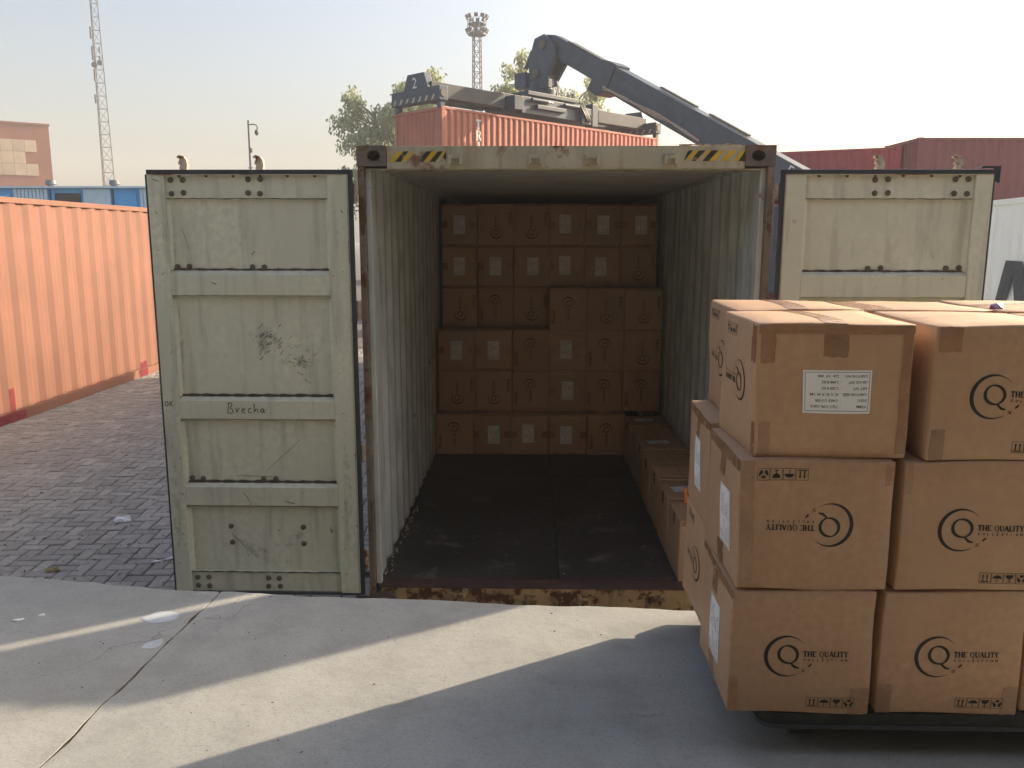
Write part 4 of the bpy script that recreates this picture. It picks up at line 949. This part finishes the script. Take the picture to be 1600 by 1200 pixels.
for (x, z, h_) in ((-0.32, 20.5, 1.4), (-0.28, 18.4, 1.2), (0.42, 20.4, .5), (.45, 21.2, .6), (-.4, 16.2, .9), (-.34, 22.6, 1.2)): an.tube([(x, -.3, z), (x, -.3, z+h_)], 0.09, 6)
an.tube([(.5, -.4, 20.2), (.5, -.55, 20.2)], .28, 12); an.tube([(-.1, -.45, 20.0), (-.1, -.6, 20.0)], .3, 12); an.build('antenna', 'steel', tw)
hm = thing('floodlight_mast', 'lattice floodlight mast rising behind the crane', 'mast', (-5.27, 75, 0))
mb = MB(); lattice(mb, (0, 0, 0), 21.0, 1.0, 0.62, 0.055, 0.9, 4); mb.build('lattice', 'steel', hm)
pl = MB(); pl.tube([(0, 0, 20.6), (0, 0, 20.7)], .85, 16); pl.tube([(0, 0, 21.5), (0, 0, 21.56)], .8, 16)
for k in range(10):
    a = k*0.628; pl.tube([(.83*math.cos(a), .83*math.sin(a), 20.7), (.83*math.cos(a), .83*math.sin(a), 22.0)], .035, 4)
pl.tube([(0.83*math.cos(k*0.3927), .83*math.sin(k*.3927), 21.15) for k in range(17)], .03, 4); pl.build('platform', 'steel', hm)
for k in range(10):
    a = k*0.628+.3; x, y = .95*math.cos(a), .95*math.sin(a)
    for zz in (20.95, 22.15):
        f_ = MB(); f_.box(-.17, .17, -.09, .09, -.17, .17); o = f_.build('floodlight', 'steel', hm, bevel=.02); o.location = (x, y, zz); o.rotation_euler = (R(-25), 0, a-math.pi/2)
cp = thing('camera_pole', 'slim grey pole with a dome camera on an arm, behind the left door', 'pole', (-13.47, 35, 0))
MB().tube([(0, 0, 0), (0, 0, 7.76)], [.075, .05], 8).build('pole', 'steel', cp)
MB().tube([(0, 0, 7.55), (.2, 0, 7.58), (.36, 0, 7.55), (.42, 0, 7.42), (.38, 0, 7.3)], .03, 6).build('arm', 'steel', cp)
MB().tube([(.37, 0, 7.32), (.37, 0, 7.2), (.37, 0, 7.08)], [.06, .1, .05], 10).build('dome_camera', 'bolt', cp, smooth=60)
MB().box(-.02, .12, -.08, .08, 6.3, 6.5).build('junction_box', 'steel', cp)
MB().tube([(-.12, 0, 5.6), (.12, 0, 5.6)], .02, 5).build('bracket', 'steel', cp)

# far building
fb = thing('building', 'far red block with a cream tiled square, left edge', 'building', (-48.6, 80, 0), (0, 0, R(36)))
MB().box(-21, 0, 0, 14, 0, 13.3).build('wall', 'brick_wall', fb)
MB().box(-21.1, .1, -.1, 14.1, 13.31, 13.5).build('parapet', 'brick_wall', fb)
tm = MB().box(-.505, .505, -.06, 0, -.565, .565).mesh('tile', bevel=.02); tm.materials.append(M['cream_tile'])
for i in range(6):
    for j in range(3):
        if (i, j) == (0, 1): continue
        o = bpy.data.objects.new('tile', tm); COL.objects.link(o); o.parent = fb; o.location = (-1.75-i*1.03, -.005, 8.95+j*1.15)
# blue cabins behind the orange container
def cabin(x0, x1, split, label, vent, opening=False):
    t = thing('site_cabin', label, 'cabin', ((x0+x1)/2, 24, 0), (0, 0, 0), 'blue cabins behind the orange container')
    w_ = x1-x0; a = -w_/2
    MB().box(a, -a, 0.05, 5, 0, 4.02).build('wall', 'blue', t)
    n = 9; s0, s1 = a+w_*split, -a
    for k in range(n):
        x = s0+(s1-s0)*(k+.5)/n; MB().box(x-.05, x+.05, -.02, .049, 0, 4.0).build('rib', 'pale_blue', t)
    MB().box(a+.15, s0-.12, -.01, .048, 2.6, 3.86).build('window_shutter', 'dark_open' if opening else 'blue', t)
    MB().prism([(-.15, 4.025), (5.15, 4.025), (5.15, 4.09), (2.5, 4.2), (-.15, 4.09)], 'x', a-.05, -a+.05).build('roof', 'pale_blue', t)
    if vent:
        MB().tube([(w_*.3, 1.2, 4.0), (w_*.3, 1.2, 4.2), (w_*.3, 1.2, 4.24), (w_*.3, 1.2, 4.38)], [.12, .12, .2, .16], 14).build('roof_vent', 'steel', t, smooth=50)
cabin(-19.6, -16.95, .55, 'blue metal cabin with pale ribs, leftmost behind the orange container', True)
cabin(-16.85, -14.75, .55, 'blue metal cabin with a dark opening, middle one behind the orange container', True, True)
cabin(-14.65, -12.6, .45, 'blue metal cabin half hidden by the left door', False)

# ------------------------------------------------------------------ trees
def tree(label, loc, h, r, seed, lean):
    rnd = random.Random(seed); t = thing('tree', label, 'tree', loc)
    tr_ = MB(); tips = []
    base = [Vector((lean[0]*z*z/h/h, lean[1]*z*z/h/h, z)) for z in [h*k/7*0.8 for k in range(8)]]
    tr_.tube(base, [0.22*(1-.1*k)+.02 for k in range(8)], 8)
    for b in range(44):
        z = rnd.uniform(.35, 1)*h*.8; p = Vector((lean[0]*z*z/h/h, lean[1]*z*z/h/h, z)); a = rnd.uniform(0, 6.28); l = r*rnd.uniform(.45, 1.05)
        q = p+Vector((math.cos(a)*l, math.sin(a)*l, l*rnd.uniform(.25, .9))); m_ = (p+q)/2+Vector((0, 0, .15*l)); tr_.tube([p, m_, q], [.06, .04, .015], 5); tips.append(q); tips.append(m_*.4+q*.6)
    tr_.build('trunk', 'bark', t)
    cr = MB()
    for q in tips:
        c = q+Vector((rnd.gauss(0, .2), rnd.gauss(0, .2), rnd.gauss(0, .2))); rr = rnd.uniform(.35, .75)
        for k in range(int(170*rr)):
            d = Vector((rnd.gauss(0, 1), rnd.gauss(0, 1), rnd.gauss(0, .8))).normalized()*rr*rnd.random()**.45
            p = c+d; a = Vector((rnd.gauss(0, .6), rnd.gauss(0, .6), -1)).normalized(); s_ = rnd.uniform(.16, .30); w_ = a.cross(Vector((rnd.gauss(0, 1), rnd.gauss(0, 1), .2))).normalized()*s_*.28
            cr.add([p, p+a*s_*.5+w_, p+a*s_, p+a*s_*.5-w_], [(0, 1, 2, 3)])
    o = cr.build('crown', 'leaf', t, fix=False)
tree('airy pale green tree left of the crane spreader', (-9.0, 42, 0), 11.4, 2.1, 3, (.3, 0))
tree('sparse treetop showing between spreader and left tree', (-6.6, 44, 0), 13.0, 1.5, 5, (.1, 0))
tree('airy tree behind the crane head, left part', (-0.9, 46, 0), 14.6, 1.6, 8, (.1, 0))
tree('airy tree behind the boom, right of the crane head', (2.2, 46, 0), 13.4, 2.1, 9, (0, 0))

# ------------------------------------------------------------------ small things
def blob(name, label, cat, loc, rx, ry, m, seed, h=0.003, rotz=0.0, crum=0.0, n=22):
    mb = MB(); pts = [(rx*math.cos(2*PI*k/n)*(1+.3*noise.noise((math.cos(2*PI*k/n)*1.3, math.sin(2*PI*k/n)*1.3, seed))), ry*math.sin(2*PI*k/n)*(1+.3*noise.noise((math.cos(2*PI*k/n)*1.3, math.sin(2*PI*k/n)*1.3, seed+5)))) for k in range(n)]
    vs = [(x, y, 0) for x, y in pts]+[(x*.85, y*.85, h+crum*noise.noise((x*40, y*40, seed))) for x, y in pts]+[(0, 0, h+crum*.5)]
    mb.add(vs, [(k, (k+1) % n, n+(k+1) % n, n+k) for k in range(n)]+[(n+k, n+(k+1) % n, 2*n) for k in range(n)])
    o = mb.build(name, m, None, loc=loc); o.rotation_euler = (0, 0, rotz); return tag(o, label, cat)
blob('puddle', 'larger milky puddle on the dock beside the joint', 'puddle', (-1.70, -1.845, DZ+.0012), .075, .050, 'puddle', 1, .0012)
blob('puddle', 'small milky puddle touching the dock joint, nearer than the larger one', 'puddle', (-1.635, -2.075, DZ+.0012), .03, .045, 'puddle', 4, .0012, rotz=-.5)
blob('paper_scrap', 'larger white scrap lying on the dock near the left edge', 'litter', (-2.275, -1.885, DZ+.001), .022, .014, 'litter', 2, .002, .3, .004)
blob('paper_scrap', 'smaller white scrap on the dock near the left edge', 'litter', (-2.205, -1.84, DZ+.001), .014, .009, 'litter', 3, .002, .2, .004)
blob('paper_scrap', 'crumpled white paper lying on the pavers between dock and orange container', 'litter', (-3.63, 1.62, .008), .075, .05, 'litter', 6, .02, .2, .03)
blob('paper_scrap', 'narrow white paper strip on the pavers close to the left door', 'litter', (-2.87, .80, .008), .012, .05, 'litter', 7, .006, -.9, .01)
blob('paper_scrap', 'short white paper bit on the pavers close to the left door', 'litter', (-2.95, .74, .008), .035, .018, 'litter', 8, .006, .1, .01)
blob('dry_leaf', 'dry yellowish leaf on the pavers at the dock edge', 'leaf', (-3.62, .55, .008), .05, .025, 'straw', 9, .015, .4, .02)
blob('rubble', 'grey broken concrete lump at the dock edge, left border', 'rubble', (-4.22, .52, -.005), .33, .10, 'dock', 10, .09, -.1, .03)
blob('plastic_scrap', 'violet plastic scrap between the top cartons', 'litter', (1.36, -2.19, TZ+3*.3865+.004), .03, .014, 'violet', 11, .012, .4, .015)
tg = MB(); tg.prism([(0, 0), (.05, 0), (.05, .10), (.03, .10)], 'x', 0, .02)
tg.add([(.0, .02, .0), (.02, .02, .0), (.02, .05, .1), (.0, .05, .1)], [(0, 1, 2, 3)])
o = tg.build('plastic_clip', 'orange_plastic', None, loc=(0.86, 0.45, FZ+.424), bevel=.003); tag(o, 'small orange plastic piece on the nearest carton inside the container', 'clip')
mb = MB()
rnd = random.Random(3)
for i in range(160):
    x = rnd.uniform(-5.2, -2.2); y = rnd.uniform(.25, 1.2)+(rnd.random()**3)*4; a = rnd.uniform(0, 3.14); l = rnd.uniform(.006, .03)
    mb.tube([(x, y, .012), (x+math.cos(a)*l, y+math.sin(a)*l, .014)], rnd.uniform(.002, .005), 4)
for i in range(110):
    x = rnd.uniform(-2.6, .9); y = rnd.uniform(-4.2, edge_y(x)-.03); a = rnd.uniform(0, 3.14); l = rnd.uniform(.002, .009)
    mb.tube([(x, y, DZ+.002), (x+math.cos(a)*l, y+math.sin(a)*l, DZ+.003)], rnd.uniform(.0008, .0018), 4)
o = mb.build('grit', 'grime_and_lines'); o['kind'] = 'stuff'; o['label'] = 'fine grit and twigs strewn over dock and pavers'
tw_ = MB().tube([(0.24, -3.22, DZ+.004), (0.28, -3.215, DZ+.006), (0.315, -3.222, DZ+.004)], .0025, 5).build('twig', 'bolt'); tag(tw_, 'tiny dark twig lying in the shaded dock foreground', 'twig')

# ------------------------------------------------------------------ haze: the dusty air over the yard
hz = MB().box(-390, 390, -390, 390, -1.03, 36).build('haze', None); hz['kind'] = 'stuff'; hz['label'] = 'pale dusty haze hanging over the yard'
hm_ = bpy.data.materials.new('dusty_haze'); hm_.use_nodes = True; nt = hm_.node_tree; nt.nodes.remove(nt.nodes['Principled BSDF'])
pv = nt.nodes.new('ShaderNodeVolumePrincipled'); pv.inputs['Color'].default_value = (0.80, 0.82, 0.85, 1); pv.inputs['Density'].default_value = 0.0022; pv.inputs['Anisotropy'].default_value = 0.0
nt.links.new(pv.outputs[0], nt.nodes['Material Output'].inputs['Volume']); hz.data.materials.append(hm_)
